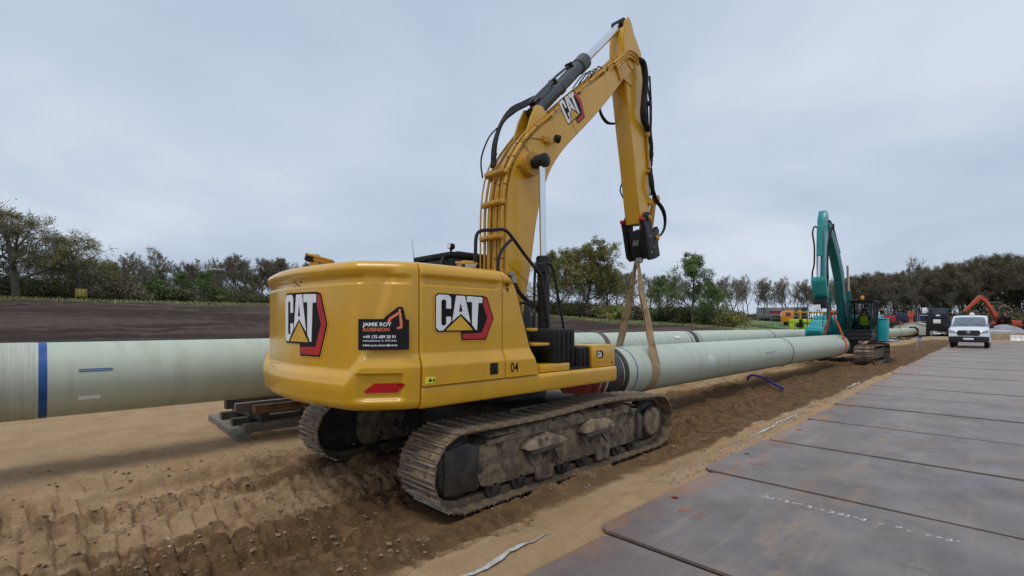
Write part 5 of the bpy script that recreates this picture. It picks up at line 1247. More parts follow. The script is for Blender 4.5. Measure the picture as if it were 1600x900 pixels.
# red-orange excavator far along the road, seen from its left side, boom to the left
boom_r = [(.0, 1.6), (.4, 1.5), (1.1, 2.6), (2.0, 4.2), (3.0, 5.5), (3.9, 6.0), (4.1, 6.25), (3.7, 6.5), (2.9, 6.2), (1.5, 4.6), (.3, 2.9)]
stick_r = [(3.6, 6.5), (3.9, 6.75), (4.6, 6.2), (6.2, 4.7), (6.9, 3.95), (6.75, 3.75), (5.9, 4.3), (4.2, 5.7), (3.7, 6.1)]
redx, rb_, rs_ = crawler_machine('excavator', (*dirp(1563, 104)[0][:2], .3), R(140), 'red-orange excavator far behind the van, boom raised to the left', 'red_orange', 'red_orange', 'red_orange', boom_r, stick_r, detail=False, cab_x=-1, scale=.86)
m = MB(); m.box((0, 6.9, 3.2), (.5, .5, 1.0), taper=.6); m.build('grapple', 'black_paint', redx, bev=.05)
m = MB(); m.cyl((0, 1.9, 4.9), (0, 3.4, 6.6), .11, n=14); m.build('stick_cylinder', 'red_orange', redx)
# ------------------------------------------------------------------ white van coming along the plates
van = empty('van', (-2.12, 50.2, .012), 0, 'white panel van with black bumper driving towards the camera on the plates', 'van'); van.scale = (1.12, 1.08, 1.24)
side = [(-.02, .42), (-.05, .62), (.02, .92), (.12, 1.08), (.62, 1.22), (.80, 1.30), (1.55, 1.90), (1.75, 1.97), (2.4, 2.0), (4.85, 1.98), (4.95, 1.9), (4.98, .5), (4.9, .34), (.1, .34)]
m = MB(); 
def vx(z): return 1.0 if z < 1.05 else 1.0-.16*min(1, (z-1.05)/.95)
secs = (-1, -.93, -.6, 0, .6, .93, 1); P = []
for t in secs:
    for (y, z) in side:
        bow = (1-abs(t)**3)*.10 if y < 1.0 else 0
        P.append((t*vx(z), y+(.10-bow if y < 1.0 else 0), z-(.04*abs(t)**6 if z > 1.8 else 0)))
n = len(side); fs = [(i*n+k, i*n+(k+1) % n, (i+1)*n+(k+1) % n, (i+1)*n+k) for i in range(len(secs)-1) for k in range(n)]+[tuple(range(n))[::-1], tuple((len(secs)-1)*n+k for k in range(n))]
m.add(P, fs); vb = m.build('body', 'van_white', van, smooth=50, bev=0)
def vface(u, v, h):      # windscreen plane
    t = (v-1.30)/.60; return (u*vx(v)/1.0, .80+.75*t-h*.6, v+h*.7)
m = MB(); slab(m, [(-.90, 1.33), (-.5, 1.31), (.5, 1.31), (.90, 1.33), (.86, 1.84), (.5, 1.865), (-.5, 1.865), (-.86, 1.84)], vface, .006, .02, 2); m.build('windscreen', 'windscreen', van, smooth=0)
for s_ in (-.4, .4): m = MB(); m.tube([vface(s_+.35, 1.34, .03), vface(s_-.15, 1.42, .03)], .012, 5); m.build('wiper', 'van_black', van)
m = MB(); m.prism([(-.95, .34), (.95, .34), (1.0, .45), (1.0, .68), (.75, .70), (-.75, .70), (-1.0, .68), (-1.0, .45)], -.10, .25, f=lambda p, q, t: (p, t+.06*abs(p)**3, q)); m.build('bumper', 'van_black', van, bev=.03)
m = MB(); m.prism([(-.50, .74), (.50, .74), (.60, .88), (.56, 1.02), (.48, 1.07), (-.48, 1.07), (-.56, 1.02), (-.60, .88)], -.045, .12, f=lambda p, q, t: (p, t+.04*abs(p)**2, q)); gr = m.build('grille', 'van_black', van, bev=.02)
for k in range(3): m = MB(); m.box((0, -.05, .81+k*.085), (1.0, .012, .018)); m.build('grille_bar', 'steel_dark', gr)
m = MB(); m.rev([(0, .10), (.012, .09)], (0, -.058, .96), (0, -1, 0), 20); ob = m.build('badge', 'galvanised', gr); ob.scale = (1, 1, 1)
for s_ in (-1, 1):
    m = MB(); m.prism([(s_*.62, .93), (s_*.66, .88), (s_*.95, .92), (s_*.985, 1.02), (s_*.95, 1.10), (s_*.70, 1.03)], -.0, .18, f=lambda p, q, t: (p, t+.055+.08*max(0, abs(p)-.6)*2-.03, q)); m.build('headlight', 'headlight', van, bev=.01)
    m = MB(); m.box((s_*1.10, .95, 1.32), (.20, .12, .26)); m.bar((s_*.92, .95, 1.25), (s_*1.05, .95, 1.25), .05, .05); m.build('mirror', 'van_black', van, bev=.04)
    for y in (.95, 4.1):
        m = MB(); m.rev([(-.12, .2), (-.12, .30), (-.09, .345), (.09, .345), (.12, .30), (.12, .2)], (s_*.86, y, .345), (s_, 0, 0), 24); wh = m.build('wheel', 'rubber', van)
        m = MB(); m.rev([(.10, .2), (.125, .19), (.11, .05), (.11, .01)], (s_*.86, y, .345), (s_, 0, 0), 18); m.build('rim', 'galvanised', wh)
    m = MB(); m.prism([(.75, 1.34), (1.7, 1.38), (1.7, 1.82), (1.5, 1.80)], s_*.90, s_*.945); m.build('side_window', 'glass_dark', van)
m = MB(); m.box((0, -.115, .55), (.52, .012, .115)); m.build('number_plate', 'decal_white', van, bev=.004)
m = MB(); m.rev([(0, .16), (.03, .16), (.05, .13), (.14, .12), (.18, .07), (.185, .005)], (.1, 1.95, 1.99), (0, 0, 1), 18); m.build('roof_beacon', 'helmet_white', van)
m = MB(); m.box((0, 2.6, 2.03), (1.5, .06, .05)); m.build('roof_bar', 'van_black', van)
# ------------------------------------------------------------------ lorry, trailers and machines in the distance
def wheels(root, spots, r=.5, w_=.35, ax=(1, 0, 0)):
    for p in spots:
        m = MB(); m.rev([(-w_/2, r*.5), (-w_/2, r*.9), (-w_/2+.05, r), (w_/2-.05, r), (w_/2, r*.9), (w_/2, r*.5)], p, ax, 20); wh = m.build('wheel', 'rubber', root)
        m = MB(); m.rev([(-w_/2+.02, r*.5), (-w_/2+.02, .01)], p, ax, 14); m.rev([(w_/2-.02, r*.5), (w_/2-.02, .01)], p, ax, 14); m.build('rim', 'galvanised', wh)
# grey semi-trailer (side on) with a yellow-orange tractor
p, b = dirp(1221, 150); z0 = HZ(p.x, p.y)+.2
tr = empty('semi_trailer', (p.x, p.y, z0), R(20), 'grey curtain-sided semi-trailer far behind the pipes, left of the orange cab', 'trailer')
m = MB(); m.box((0, 0, 2.45), (12, 2.5, 2.6)); m.build('curtain_body', 'cover_grey', tr, bev=.05)
m = MB(); m.box((0, 0, 1.05), (12, 2.2, .25)); m.build('chassis', 'black_paint', tr)
m = MB(); m.box((-.5, -1.26, 2.5), (5, .02, .7)); m.build('curtain_print', 'truck_red', tr).hide_render = False
wheels(tr, [(x, y, .5) for x in (-4.6, -3.3, -2.0) for y in (-1.1, 1.1)], ax=(0, 1, 0))
p, b = dirp(1253, 112); z0 = HZ(p.x, p.y)+.2
tk = empty('orange_truck', (p.x, p.y, z0), R(22), 'orange truck cab with open bed behind the teal excavator', 'truck')
m = MB(); m.prism([(-1.1, .9), (1.0, .9), (1.05, 2.0), (.8, 3.1), (-1.1, 3.15)], -1.2, 1.2, f=lambda p_, q, t: (-2.6+p_*-1, t, q)); cb = m.build('cab', 'orange_paint', tk, bev=.08)
m = MB(); m.box((-2.5, -1.21, 2.35), (.9, .03, .75)); m.build('side_window', 'glass_dark', cb); m = MB(); m.box((-3.58, 0, 2.4), (.06, 2.0, .85), Matrix.Rotation(R(12), 3, 'Y')); m.build('windscreen', 'glass_dark', cb)
m = MB(); m.box((1.8, 0, 1.0), (6.6, 2.2, .3)); m.build('chassis', 'black_paint', tk)
m = MB(); m.box((2.0, 0, 2.75), (6.4, 2.4, .25)); m.box((-.4, 0, 2.2), (.3, 2.3, 1.9)); m.build('bed_frame', 'machine_yellow', tk, bev=.03)
for k in range(4): m = MB(); m.box((.2+k*1.7, -1.18, 1.95), (.14, .1, 1.5)); m.build('stanchion', 'black_paint', tk)
wheels(tk, [(x, y, .5) for x in (-2.6, 2.6, 3.9) for y in (-1.05, 1.05)], ax=(0, 1, 0))
# lime machine in front of it
p, b = dirp(1256, 74)
lm = empty('lime_trailer', (p.x, p.y, HZ(p.x, p.y)-.1), R(20), 'lime green flatbed machine just left of the teal excavator', 'trailer')
m = MB(); m.box((0, 0, 1.95), (3.4, 1.6, .5)); m.build('deck', 'lime_paint', lm, bev=.05)
m = MB(); m.box((-1.4, 0, 1.35), (.55, 1.5, .9)); m.build('end_box', 'lime_paint', lm, bev=.05)
m = MB(); m.box((-.5, -.72, 1.4), (.8, .2, .55)); m.build('engine', 'black_paint', lm, bev=.03)
m = MB(); m.box((.6, 0, 1.3), (2.2, 1.3, .8)); m.build('tank', 'lime_paint', lm, bev=.1)
wheels(lm, [(x, y, .45) for x in (-1.0, 1.0) for y in (-.7, .7)], r=.45, ax=(0, 1, 0))
# red lorry with loading gear right of the teal machine
p, b = dirp(1392, 92)
rl = empty('red_lorry', (p.x, p.y, .1), R(8), 'red and dark blue lorry bed behind the pipeline, right of the teal cab', 'lorry')
m = MB(); m.box((-1.2, 0, 2.45), (3.6, 2.2, .8)); m.build('red_body', 'truck_red', rl, bev=.06)
m = MB(); m.box((-1.6, -1.12, 2.55), (1.4, .02, .3)); m.build('side_label', 'decal_white', rl)
m = MB(); m.box((2.2, 0, 2.7), (3.2, 2.2, 1.1)); m.build('blue_body', 'truck_blue', rl, bev=.06)
m = MB(); m.box((.6, 0, 1.5), (7.0, 2.2, .45)); m.build('chassis', 'black_paint', rl)
m = MB(); m.box((-3.0, -.3, 1.55), (1.0, 1.8, 1.4)); m.build('yellow_unit', 'machine_yellow', rl, bev=.08)
m = MB(); m.box((.6, -1.15, 1.25), (5.0, .1, .22)); m.build('side_rail', 'steel_dark', rl)
wheels(rl, [(x, y, .5) for x in (-1.8, 1.6, 2.9) for y in (-1.0, 1.0)], ax=(0, 1, 0))
for k in range(2): m = MB(); m.tube([(-2.6+k*5.6, -1.1, 2.0), (-2.6+k*5.6, -1.1, 3.2)], .04, 6); m.build('post', 'galvanised', rl)
m = MB(); m.tube([(3.2, -1.1, 2.0), (4.4, -1.1, 2.0), (4.4, -1.1, 2.9), (3.2, -1.1, 2.9), (3.2, -1.1, 2.0)], .04, 6); m.build('rail_frame', 'galvanised', rl)
p, b = dirp(1423.5, 88)
op = empty('orange_pillar', (p.x, p.y, 0), 0, 'upright orange boom post right of the red lorry', 'post')
m = MB(); m.box((0, 0, 1.75), (.44, .4, 2.6)); m.build('column', 'red_orange', op, bev=.08); m = MB(); m.rev([(-.4, .28), (-.4, .38), (.4, .38), (.4, .28)], (0, 0, 3.1), (0, 1, 0), 20); m.build('head', 'red_orange', op); m = MB(); m.box((0, 0, .25), (1.4, 1.2, .5)); m.build('base', 'red_orange', op, bev=.05)
p, b = dirp(1390, 108); m = MB(); m.cyl((0, 0, 0), (0, 0, 5.6), .07, n=10); m.box((0, -.1, 5.5), (.5, .2, .15)); lo = m.build('light_mast', 'galvanised', bev=.0); lo.location = p; tag(lo, 'slim grey light mast in front of the wood', 'mast')
# worker behind the pipe
pw = person((-9.78, 78, .0), R(80), 'worker in a yellow hi-vis vest and red helmet bending behind the pipeline', 'bend', 'helmet_red')
# blue truck with ladder
p, b = dirp(1466, 82)
bt = empty('blue_truck', (p.x, p.y, .2), R(3), 'dark blue truck with ladder and black engine, left of the white van', 'truck')
m = MB(); m.box((0, 0, 2.9), (1.9, 2.0, 1.35)); cbb = m.build('cab', 'truck_blue', bt, bev=.12)
m = MB(); m.box((0, -1.02, 3.1), (1.5, .03, .5)); m.build('windscreen', 'glass_dark', cbb); m = MB(); m.box((0, -1.03, 2.65), (.4, .03, .18)); m.build('badge', 'decal_white', cbb)
m = MB(); m.box((0, .1, 1.45), (2.3, 2.2, 1.5)); m.build('engine_block', 'black_paint', bt, bev=.08)
m = MB(); m.box((-1.3, -.7, 3.3), (.5, .12, .7)); m.build('mirror', 'decal_white', bt, bev=.03)
m = MB(); m.box((-.1, -1.05, 1.9), (.7, .05, .5)); m.build('white_panel', 'decal_white', bt, bev=.02)
m = MB(); m.rev([(0, .3), (.06, .28), (.07, .02)], (1.2, -1.0, 1.0), (0, -1, 0), 18); m.build('lamp', 'galvanised', bt)
for s_ in (0, .55): m = MB(); m.tube([(1.9+s_*.0+.45, -1.0+s_, .6), (1.5+.1, -1.0+s_, 3.1)], .05, 6); m.build('ladder_rail', 'galvanised', bt)
for k in range(6): m = MB(); m.tube([(2.25-k*.13, -1.0, 1.0+k*.4), (2.25-k*.13, -.45, 1.0+k*.4)], .03, 5); m.build('ladder_rung', 'galvanised', bt)
wheels(bt, [(s_*1.0, y, .5) for s_ in (-1, 1) for y in (-.5, .6)])
# white cover tent round the far pipe
p, b = dirp(1443, 79); tn = empty('white_cover', (XP-.55, 87, 0), 0, 'white tarpaulin cover on a frame over the far end of the pipeline', 'cover')
m = MB(); prof = [(-2.0, 0.2), (-2.0, 1.45), (0, 2.1), (2.0, 1.45), (2.0, .2)]
m.prism([(-2.0, .3), (-2.0, 1.4), (0, 2.0), (2.0, 1.4), (2.0, .3), (1.92, .3), (1.92, 1.35), (0, 1.93), (-1.92, 1.35), (-1.92, .3)], -3, 3, f=lambda p_, q, t: (p_, t, q)); m.build('tarpaulin', 'tarp_white', tn, smooth=0)
m = MB(); m.prism([(.62, .3), (1.92, .3), (1.92, 1.35), (0, 1.92), (-1.92, 1.35), (-1.92, .3), (-.62, .3), (-.62, 1.1), (-.3, 1.4), (.3, 1.4), (.62, 1.1)], -2.99, -2.96, f=lambda p_, q, t: (p_, t, q)); m.build('end_sheet', 'tarp_white', tn, smooth=0)
for t_ in (-3.02, 3.02): m = MB(); m.tube([(-2, t_, .2), (-2, t_, 1.45), (0, t_, 2.05), (2, t_, 1.45), (2, t_, .2)], .05, 6); m.build('frame', 'galvanised', tn)
m = MB()
m.grid(lambda u, v: (1.2+2.0*u, -2.9+1.8*v, .25+.5*float(fbm(np.array(u*5.), np.array(v*5.), 3))), 14, 12); m.build('loose_sheet', 'tarp_white', tn, smooth=60)
# small blue pump stand
p, b = dirp(1437, 45); bs = empty('blue_stand', (p.x, p.y, 0), 0, 'small grey drum with blue cap on thin legs on the soil before the far pipe', 'stand')
m = MB(); m.cyl((0, 0, .5), (0, 0, .8), .13, n=16); m.build('drum', 'cover_grey', bs, bev=.02); m = MB(); m.cyl((0, 0, .8), (0, 0, .9), .09, n=12); m.build('cap', 'hose_blue', bs)
for k in range(3): a_ = k*2.09; m = MB(); m.tube([(.1*math.cos(a_), .1*math.sin(a_), .6), (.28*math.cos(a_), .28*math.sin(a_), 0)], .02, 6); m.build('leg', 'galvanised', bs)
# covered heaps and white barrier at the far right
def heap(px, d, sx, sy, sz, mt, label, seed, cat='heap', z=0):
    p, b = dirp(px, d); m = MB()
    def fn(u, v):
        a_ = u*2*math.pi; r_ = 1-v; x, y = sx*r_*math.cos(a_), sy*r_*math.sin(a_)
        return (x, y, -.2+sz*(1-r_**2)*(.7+.6*float(fbm(np.array(x*.9+seed+20), np.array(y*.9+20), 3))))
    m.grid(fn, 36, 12, cu=True); o_ = m.build('soil_heap' if cat == 'heap' else 'covered_pile', mt, smooth=60); o_.location = (p.x, p.y, z); tag(o_, label, cat); return o_
heap(1571, 95, 2.6, 2.0, 1.6, 'cover_grey', 'low pile under a grey cover right of the red-orange excavator', 1, 'pile', z=.2)
heap(1588, 80, 5, 3, .9, 'clod', 'low brown soil heap at the right edge of the photo', 5)
heap(1545, 84, 6, 2, .7, 'clod', 'flat brown soil heap below the red-orange excavator', 8)
heap(1476, 76, 5, 2, .55, 'sand_heap', 'flat pale sand heap between the white cover and the van', 12)
for k in range(3):
    p, b = dirp(1587+k*8, 74); m = MB(); m.prism([(-.28, 0), (.28, 0), (.1, .35), (.08, .85), (-.08, .85), (-.1, .35)], -.4, .4, f=lambda p_, q, t: (t, p_, q*.7)); o_ = m.build('barrier', 'helmet_white', bev=.02); o_.location = (p.x, p.y, .02); o_.rotation_euler = (0, 0, R(15*k)); tag(o_, 'white road barrier at the right edge beyond the van', 'barrier', 'white barriers at the road side')
p, b = dirp(1558, 92); m = MB(); m.box((0, 0, .5), (2.4, .5, .18)); m.box((-.8, 0, .22), (.12, .4, .45)); m.box((.8, 0, .22), (.12, .4, .45)); o_ = m.build('white_bench', 'helmet_white', bev=.02); o_.location = (p.x, p.y, .35); tag(o_, 'white board on trestles under the red-orange excavator tail', 'board')
# mesh fence at the edge of the grass
fence_a, fence_b = Vector((-52, 118, 0)), Vector((-24, 132, 0))
for k in range(11):
    a_ = fence_a.lerp(fence_b, k/11); c_ = fence_a.lerp(fence_b, (k+1)/11)
    za, zc_ = HZ(a_.x, a_.y)+.15, HZ(c_.x, c_.y)+.15
    fp = empty('fence_panel', (a_.x, a_.y, za), 0, 'grey mesh fence panel at the far edge of the green field', 'fence', 'fence panels on the green field')
    v = Vector((c_.x-a_.x, c_.y-a_.y, zc_-za))
    for t_ in (.02, .98): m = MB(); m.tube([v*t_, v*t_+Vector((0, 0, 1.9))], .035, 6); m.build('post', 'galvanised', fp)
    for zz in (.15, 1.0, 1.85): m = MB(); m.tube([v*.02+Vector((0, 0, zz)), v*.98+Vector((0, 0, zz))], .02, 5); m.build('rail', 'galvanised', fp)
# silo tower among the left trees and the yellow notice board
p, b = dirp(337, 79); z0 = HZ(p.x, p.y)
st = empty('silo_tower', (p.x, p.y, z0), 0, 'round brown brick silo tower rising among the left trees', 'tower')
m = MB(); m.rev([(0, .9), (4.5, .9), (4.52, .98), (4.8, .98), (4.82, .9)], (0, 0, 0), (0, 0, 1), 28); m.build('shaft', 'brick_tower', st)
m = MB(); m.rev([(0, .95), (.1, .85), (.22, .3), (.24, .05)], (0, 0, 4.83), (0, 0, 1), 24); m.build('cap', 'cover_grey', st)
m = MB(); m.tube(catmull([(-.85, 0, 4.85), (-.6, 0, 5.3), (0, 0, 5.45), (.6, 0, 5.2), (.85, 0, 4.85)], 4), .05, 5); m.build('hoop', 'steel_dark', st)
p, b = dirp(127, 68); z0 = HZ(p.x, p.y)
nb = empty('notice_board', (p.x, p.y, z0), R(80), 'yellow notice board on posts under the left oaks', 'board')
m = MB(); m.box((0, 0, 1.0), (.85, .06, .8)); m.build('panel', 'board_yellow', nb, bev=.01)
for s_ in (-.45, .45): m = MB(); m.box((s_, .05, .7), (.09, .09, 1.5)); m.build('post', 'timber_fresh', nb)
for s_ in (-.3, .05, .33): m = MB(); m.box((s_, -.034, 1.0), (.03, .01, .75)); m.build('slat_gap', 'timber_dark', nb)
# ------------------------------------------------------------------ trees
def tree_proto(seed, H_, tr, fork, nl, spread, leaf, lsz, levels=4, up=.55, mats=('bark', 'twig', 'leaf_olive'), crown_w=1.0, kids=(9, 6, 6, 5), trunk_top=.9):
    rr = np.random.RandomState(seed); T = MB(); C = MB(); LV = []
    def rv(): v = Vector(rr.randn(3)); return v.normalized()
    def grow(p, d, L_, r, lev):
        n = (7, 6, 4, 3, 2)[lev]; pts = [p]; q = p.copy(); dd = d.copy()
        for i in range(n):
            dd = (dd+rv()*(.08 if lev == 0 else .20)+Vector((0, 0, .05*up if lev else 0))).normalized(); q = q+dd*(L_/n); pts.append(q.copy())
        rads = [max(.010, r*(1-(.78 if lev else .72)*i/n)) for i in range(n+1)]
        if lev <= 2: T.tube(pts, rads, (9, 6, 4)[lev], cap=False)
        else: C.slot(0); C.tube(pts, [max(x_, .014) for x_ in rads], 3, cap=False)
        if lev >= 2 and leaf:
            k = leaf if lev >= 3 else max(1, leaf//2)
            for _ in range(k):
                c_ = pts[rr.randint(1, len(pts))]+rv()*(.10+.35*rr.rand()); LV.append(c_)
        if lev >= levels: return
        k = kids[lev]; t0 = fork if lev == 0 else .25
        for j in range(k):
            t = t0+(1-t0)*(j+rr.rand())/k if lev else fork+(1-fork)*((j+.3*rr.rand())/k)
            t = min(t, .999); f = t*n; i = int(f); bp = pts[i].lerp(pts[i+1], f-i)
            ax = (pts[min(i+1, n)]-pts[i]).normalized()
            az = rr.rand()*6.283 if lev else j*2.4+rr.rand()*.8
            o1 = ax.orthogonal().normalized(); o2 = ax.cross(o1); side_ = o1*math.cos(az)+o2*math.sin(az)
            sp = spread*(1.15-.55*t if lev == 0 else .9); cd = (ax*(1-sp*.55)+side_*sp+Vector((0, 0, .18*up))).normalized()
            ll = (H_*.48*crown_w*(1.12-.62*(t-fork)/(1-fork)) if lev == 0 else L_*(.62-.22*t))*(.75+.5*rr.rand())
            grow(bp, cd, ll, rads[i]*(.62 if lev == 0 else .6), lev+1)
    grow(Vector((0, 0, -.3)), Vector((rr.uniform(-.05, .05), rr.uniform(-.05, .05), 1)), H_*trunk_top, tr, 0)
    C.slot(1)
    n0 = len(LV)
    if n0:
        A = rr.randn(n0, 3); A /= np.linalg.norm(A, axis=1)[:, None]; B = np.cross(A, rr.randn(n0, 3)); B /= np.linalg.norm(B, axis=1)[:, None]; S = lsz*(.6+.8*rr.rand(n0))
        for i, c_ in enumerate(LV):
            a_, b_ = Vector(A[i])*S[i], Vector(B[i])*S[i]*.7; C.add([c_-a_, c_-b_*.8, c_+a_, c_+b_], [(0, 1, 2, 3)])
    tm = T.mesh('trunk', mats[0], smooth=60, recalc=False); cm = C.mesh('crown', [mats[1], mats[2]], smooth=0, recalc=False)
    return tm, cm
def bush_proto(seed, rx, rz_, n, lsz, mats):
    rr = np.random.RandomState(seed); T = MB(); C = MB()
    for k in range(14):
        a_ = rr.rand()*6.28; d = Vector((math.cos(a_)*rr.rand()*rx*.8, math.sin(a_)*rr.rand()*rx*.8, rz_*(.6+.4*rr.rand()))); T.tube([Vector((d.x*.15, d.y*.15, -.2)), d*.5+Vector((0, 0, .1)), d], [.05, .03, .012], 4, cap=False)
    cl = [(rr.randn(3)*np.array([rx*.42, rx*.42, rz_*.22])+np.array([0, 0, rz_*.5]), .25+.3*rr.rand()) for _ in range(26)]
    C.slot(1)
    for i in range(n):
        c_, s_ = cl[rr.randint(len(cl))]; p = c_+rr.randn(3)*s_*np.array([rx*.45, rx*.45, rz_*.35]); p[2] = abs(p[2])
        a_ = rr.randn(3); a_ /= np.linalg.norm(a_); b_ = np.cross(a_, rr.randn(3)); b_ /= np.linalg.norm(b_); q = lsz*(.6+.8*rr.rand()); p, a_, b_ = Vector(p), Vector(a_)*q, Vector(b_)*q*.7; C.add([p-a_, p-b_, p+a_, p+b_], [(0, 1, 2, 3)])
    C.slot(0)
    for i in range(120):
        c_, s_ = cl[rr.randint(len(cl))]; p = Vector(c_+rr.randn(3)*s_*rx*.4); p.z = abs(p.z); C.tube([p, p+Vector(rr.randn(3))*.35+Vector((0, 0, .3))], .012, 3, cap=False)
    return T.mesh('stems', mats[0], smooth=0, recalc=False), C.mesh('foliage', [mats[1], mats[2]], smooth=0, recalc=False)
PROT = {
 'oak': tree_proto(11, 10.5, .40, .26, 9, .95, 3, .075, up=.55, mats=('bark', 'twig', 'leaf_olive'), crown_w=1.1, trunk_top=.86, kids=(10, 7, 6, 6)),
 'oak2': tree_proto(23, 10.5, .36, .30, 9, .92, 4, .075, up=.5, mats=('bark', 'twig', 'leaf_olive'), crown_w=1.05, trunk_top=.86, kids=(10, 7, 6, 6)),
 'leafy': tree_proto(5, 11, .26, .18, 10, .86, 8, .095, up=.65, mats=('bark', 'twig', 'leaf_olive'), crown_w=.92, kids=(13, 6, 6, 5), trunk_top=.92),
 'green': tree_proto(8, 10, .22, .2, 9, .75, 6, .09, up=.7, mats=('bark', 'twig', 'leaf_green'), crown_w=.85),
 'bare': tree_proto(31, 12, .16, .35, 9, .62, 1, .07, up=.9, mats=('bark', 'twig', 'leaf_bud'), crown_w=.7, kids=(10, 6, 6, 5)),
 'bare2': tree_proto(37, 12, .17, .30, 9, .7, 1, .08, up=.9, mats=('bark_green', 'twig', 'leaf_bud'), crown_w=.75, kids=(10, 6, 6, 5)),
 'wood': tree_proto(41, 12, .17, .3, 10, .6, 5, .065, up=.9, mats=('bark_green', 'twig', 'leaf_bud'), crown_w=.72),
 'wood2': tree_proto(43, 12, .17, .3, 10, .6, 5, .065, up=.9, mats=('bark_green', 'twig', 'leaf_mix'), crown_w=.72)}
BUSH = {'dark': bush_proto(3, 2.2, 2.6, 4200, .10, ('bark', 'twig', 'leaf_dark')), 'olive': bush_proto(4, 2.0, 2.2, 3400, .10, ('bark', 'twig', 'leaf_olive')), 'green': bush_proto(6, 1.9, 2.6, 3600, .10, ('bark', 'twig', 'leaf_green')), 'brown': bush_proto(9, 2.3, 2.6, 3000, .10, ('bark', 'twig', 'leaf_bud'))}
tr_ = random.Random(12)
def gz(x, y): return HZ(x, y) if x < -14 else 0.0
def put_tree(kind, x, y, s_, label, group=None, sxy=1, name='tree', rz=None, bush=False):
    o_ = empty(name, (x, y, gz(x, y)-.05), tr_.uniform(0, 6.28) if rz is None else rz, label, 'bush' if bush else 'tree', group); o_.scale = (s_*sxy, s_*sxy, s_)
    for nm, me in zip(('stems', 'foliage') if bush else ('trunk', 'crown'), (BUSH if bush else PROT)[kind]): link(bpy.data.objects.new(nm, me), o_)
    return o_
def at(px, d): p, _ = dirp(px, d); return p.x, p.y
# large single trees
put_tree('oak', *at(26, 70), .86, 'tall spreading oak, largest tree at the left edge of the photo', sxy=1.15, rz=.4)
put_tree('oak2', *at(130, 71), .66, 'oak with a leaning branch above the yellow notice board', sxy=1.2, rz=2.2)
put_tree('oak2', *at(-35, 74), .85, 'oak cut off by the left edge of the photo', sxy=1.1, rz=4.)
put_tree('leafy', *at(915, 84), 1.08, 'tall olive-green tree right of the excavator boom', sxy=1.12, rz=1.)
put_tree('leafy', *at(874, 86), .98, 'slimmer olive tree behind the boom cylinder', sxy=1.15, rz=3.)
put_tree('leafy', *at(950, 90), .82, 'lower olive tree seen between the brown sling legs', sxy=1.1, rz=5.)
put_tree('green', *at(1082, 82), 1.08, 'fresh green tree standing alone right of the brown sling', sxy=1.05, rz=.7)
put_tree('green', *at(1032, 86), .72, 'small fresh green tree just right of the brown sling', sxy=1.1, rz=3.7)
put_tree('green', *at(1118, 80), .62, 'short green tree beside the taller fresh green one', sxy=1.1, rz=2.)
# belts of trees
def belt_trees(n, px0, px1, d0, d1, kinds, s0, s1, label, group, sxy=(.9, 1.2)):
    for k in range(n):
        px = px0+(px1-px0)*(k+tr_.uniform(.1, .9))/n; put_tree(tr_.choice(kinds), *at(px, tr_.uniform(d0, d1)), tr_.uniform(s0, s1), label, group, sxy=tr_.uniform(*sxy))
belt_trees(13, 20, 205, 78, 92, ('bare', 'bare2', 'bare', 'oak2'), .42, .56, 'tree in the shady wood behind the two left oaks', 'trees behind the left oaks')
belt_trees(16, 180, 330, 84, 104, ('bare', 'bare2', 'wood', 'green'), .52, .68, 'bare spring tree in the row left of the silo tower', 'trees left of the silo tower')
belt_trees(14, 340, 520, 84, 104, ('bare', 'bare2', 'wood', 'wood2'), .55, .72, 'bare spring tree between the silo tower and the excavator', 'trees right of the silo tower')
put_tree('green', *at(318, 77), .42, 'fresh green tree just left of the silo tower', sxy=1.2); put_tree('dark', *at(340, 77), .95, 'dark bush at the foot of the silo tower', name='bush', bush=True); put_tree('green', *at(395, 90), .52, 'fresh green tree right of the silo tower')
belt_trees(8, 840, 1000, 92, 104, ('bare2', 'wood', 'bare'), .55, .75, 'bare tree behind the tall olive trees by the boom', 'bare trees behind the olive trees')
belt_trees(9, 1000, 1150, 100, 125, ('bare', 'bare2', 'wood'), .6, .8, 'bare tree beyond the green field behind the fresh green trees', 'bare trees beyond the green field')
belt_trees(17, 1135, 1310, 140, 165, ('bare', 'bare2'), .8, 1.0, 'bare slender tree in the far row left of the teal excavator', 'slender bare trees in the far row', (.75, 1.0))
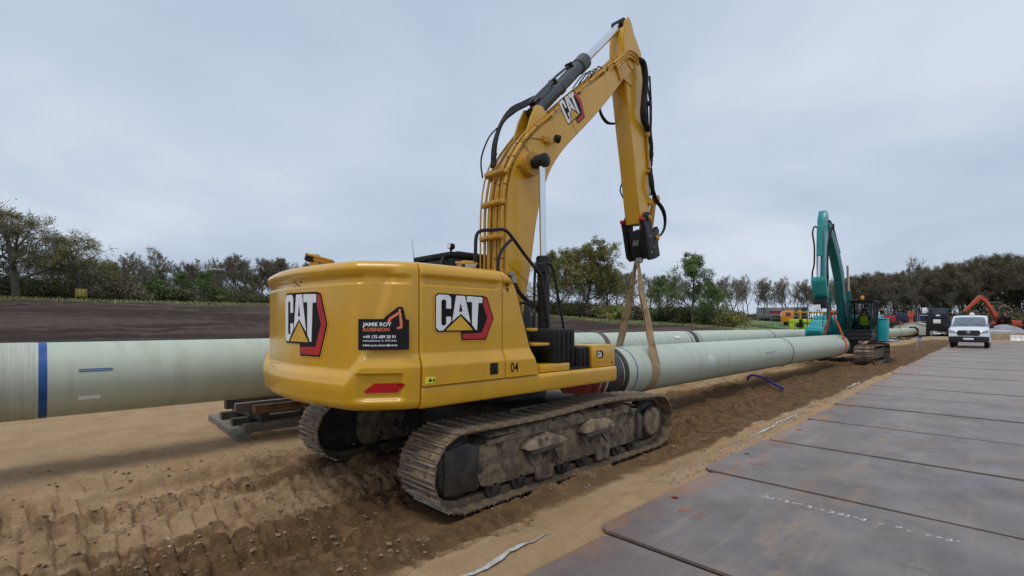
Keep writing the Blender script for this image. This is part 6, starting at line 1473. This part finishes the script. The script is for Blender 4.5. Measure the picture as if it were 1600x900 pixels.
for r_, (d0, d1, n) in enumerate(((116, 124, 30), (126, 134, 30), (136, 150, 30))):
    for k in range(n):
        px = 1312+(1700-1312)*(k+tr_.uniform(.0, 1))/n; g = (px-1312)/290
        s_ = (.82+.22*min(1.2, g))*tr_.uniform(.88, 1.1)*(1+.05*r_)
        put_tree(tr_.choice(('wood', 'wood2', 'bare2', 'wood')), *at(px, tr_.uniform(d0, d1)), s_, 'budding brown tree in the dense wood behind the van', 'trees of the dense wood on the right', sxy=tr_.uniform(.85, 1.15))
put_tree('bare', *at(1435, 113), 1.08, 'pale thin tree standing out before the wood above the white cover', sxy=.6)
# undergrowth
def belt_bush(n, px0, px1, d0, d1, kinds, s0, s1, label, group):
    for k in range(n):
        px = px0+(px1-px0)*(k+tr_.uniform(.1, .9))/n; put_tree(tr_.choice(kinds), *at(px, tr_.uniform(d0, d1)), tr_.uniform(s0, s1), label, group, sxy=tr_.uniform(1., 1.5), name='bush', bush=True)
belt_bush(30, -30, 215, 72, 88, ('dark', 'dark', 'olive', 'brown'), .6, 1.05, 'dark bush under the left oaks at the field edge', 'bushes under the left oaks')
belt_bush(40, 170, 560, 84, 100, ('dark', 'brown', 'green', 'brown'), .7, 1.1, 'dark bush along the far left edge of the ploughed field', 'bushes along the left field edge')
belt_bush(24, 830, 1000, 82, 98, ('dark', 'brown', 'olive'), .7, 1.2, 'dark bush at the foot of the tall olive trees', 'bushes below the olive trees')
belt_bush(7, 1015, 1145, 80, 90, ('green', 'dark', 'olive'), .7, 1.2, 'green bush below the fresh green trees right of the sling', 'bushes below the fresh green trees')
belt_bush(16, 1020, 1160, 104, 122, ('dark', 'brown'), .7, 1.2, 'dark bush beyond the green field', 'bushes beyond the green field')
belt_bush(14, 1150, 1320, 146, 165, ('dark', 'brown'), .5, .9, 'low bush below the far row of slender trees', 'bushes below the slender trees')
belt_bush(60, 1305, 1700, 112, 140, ('dark', 'brown', 'brown'), .9, 1.5, 'brown bush at the foot of the dense wood', 'bushes at the foot of the dense wood')
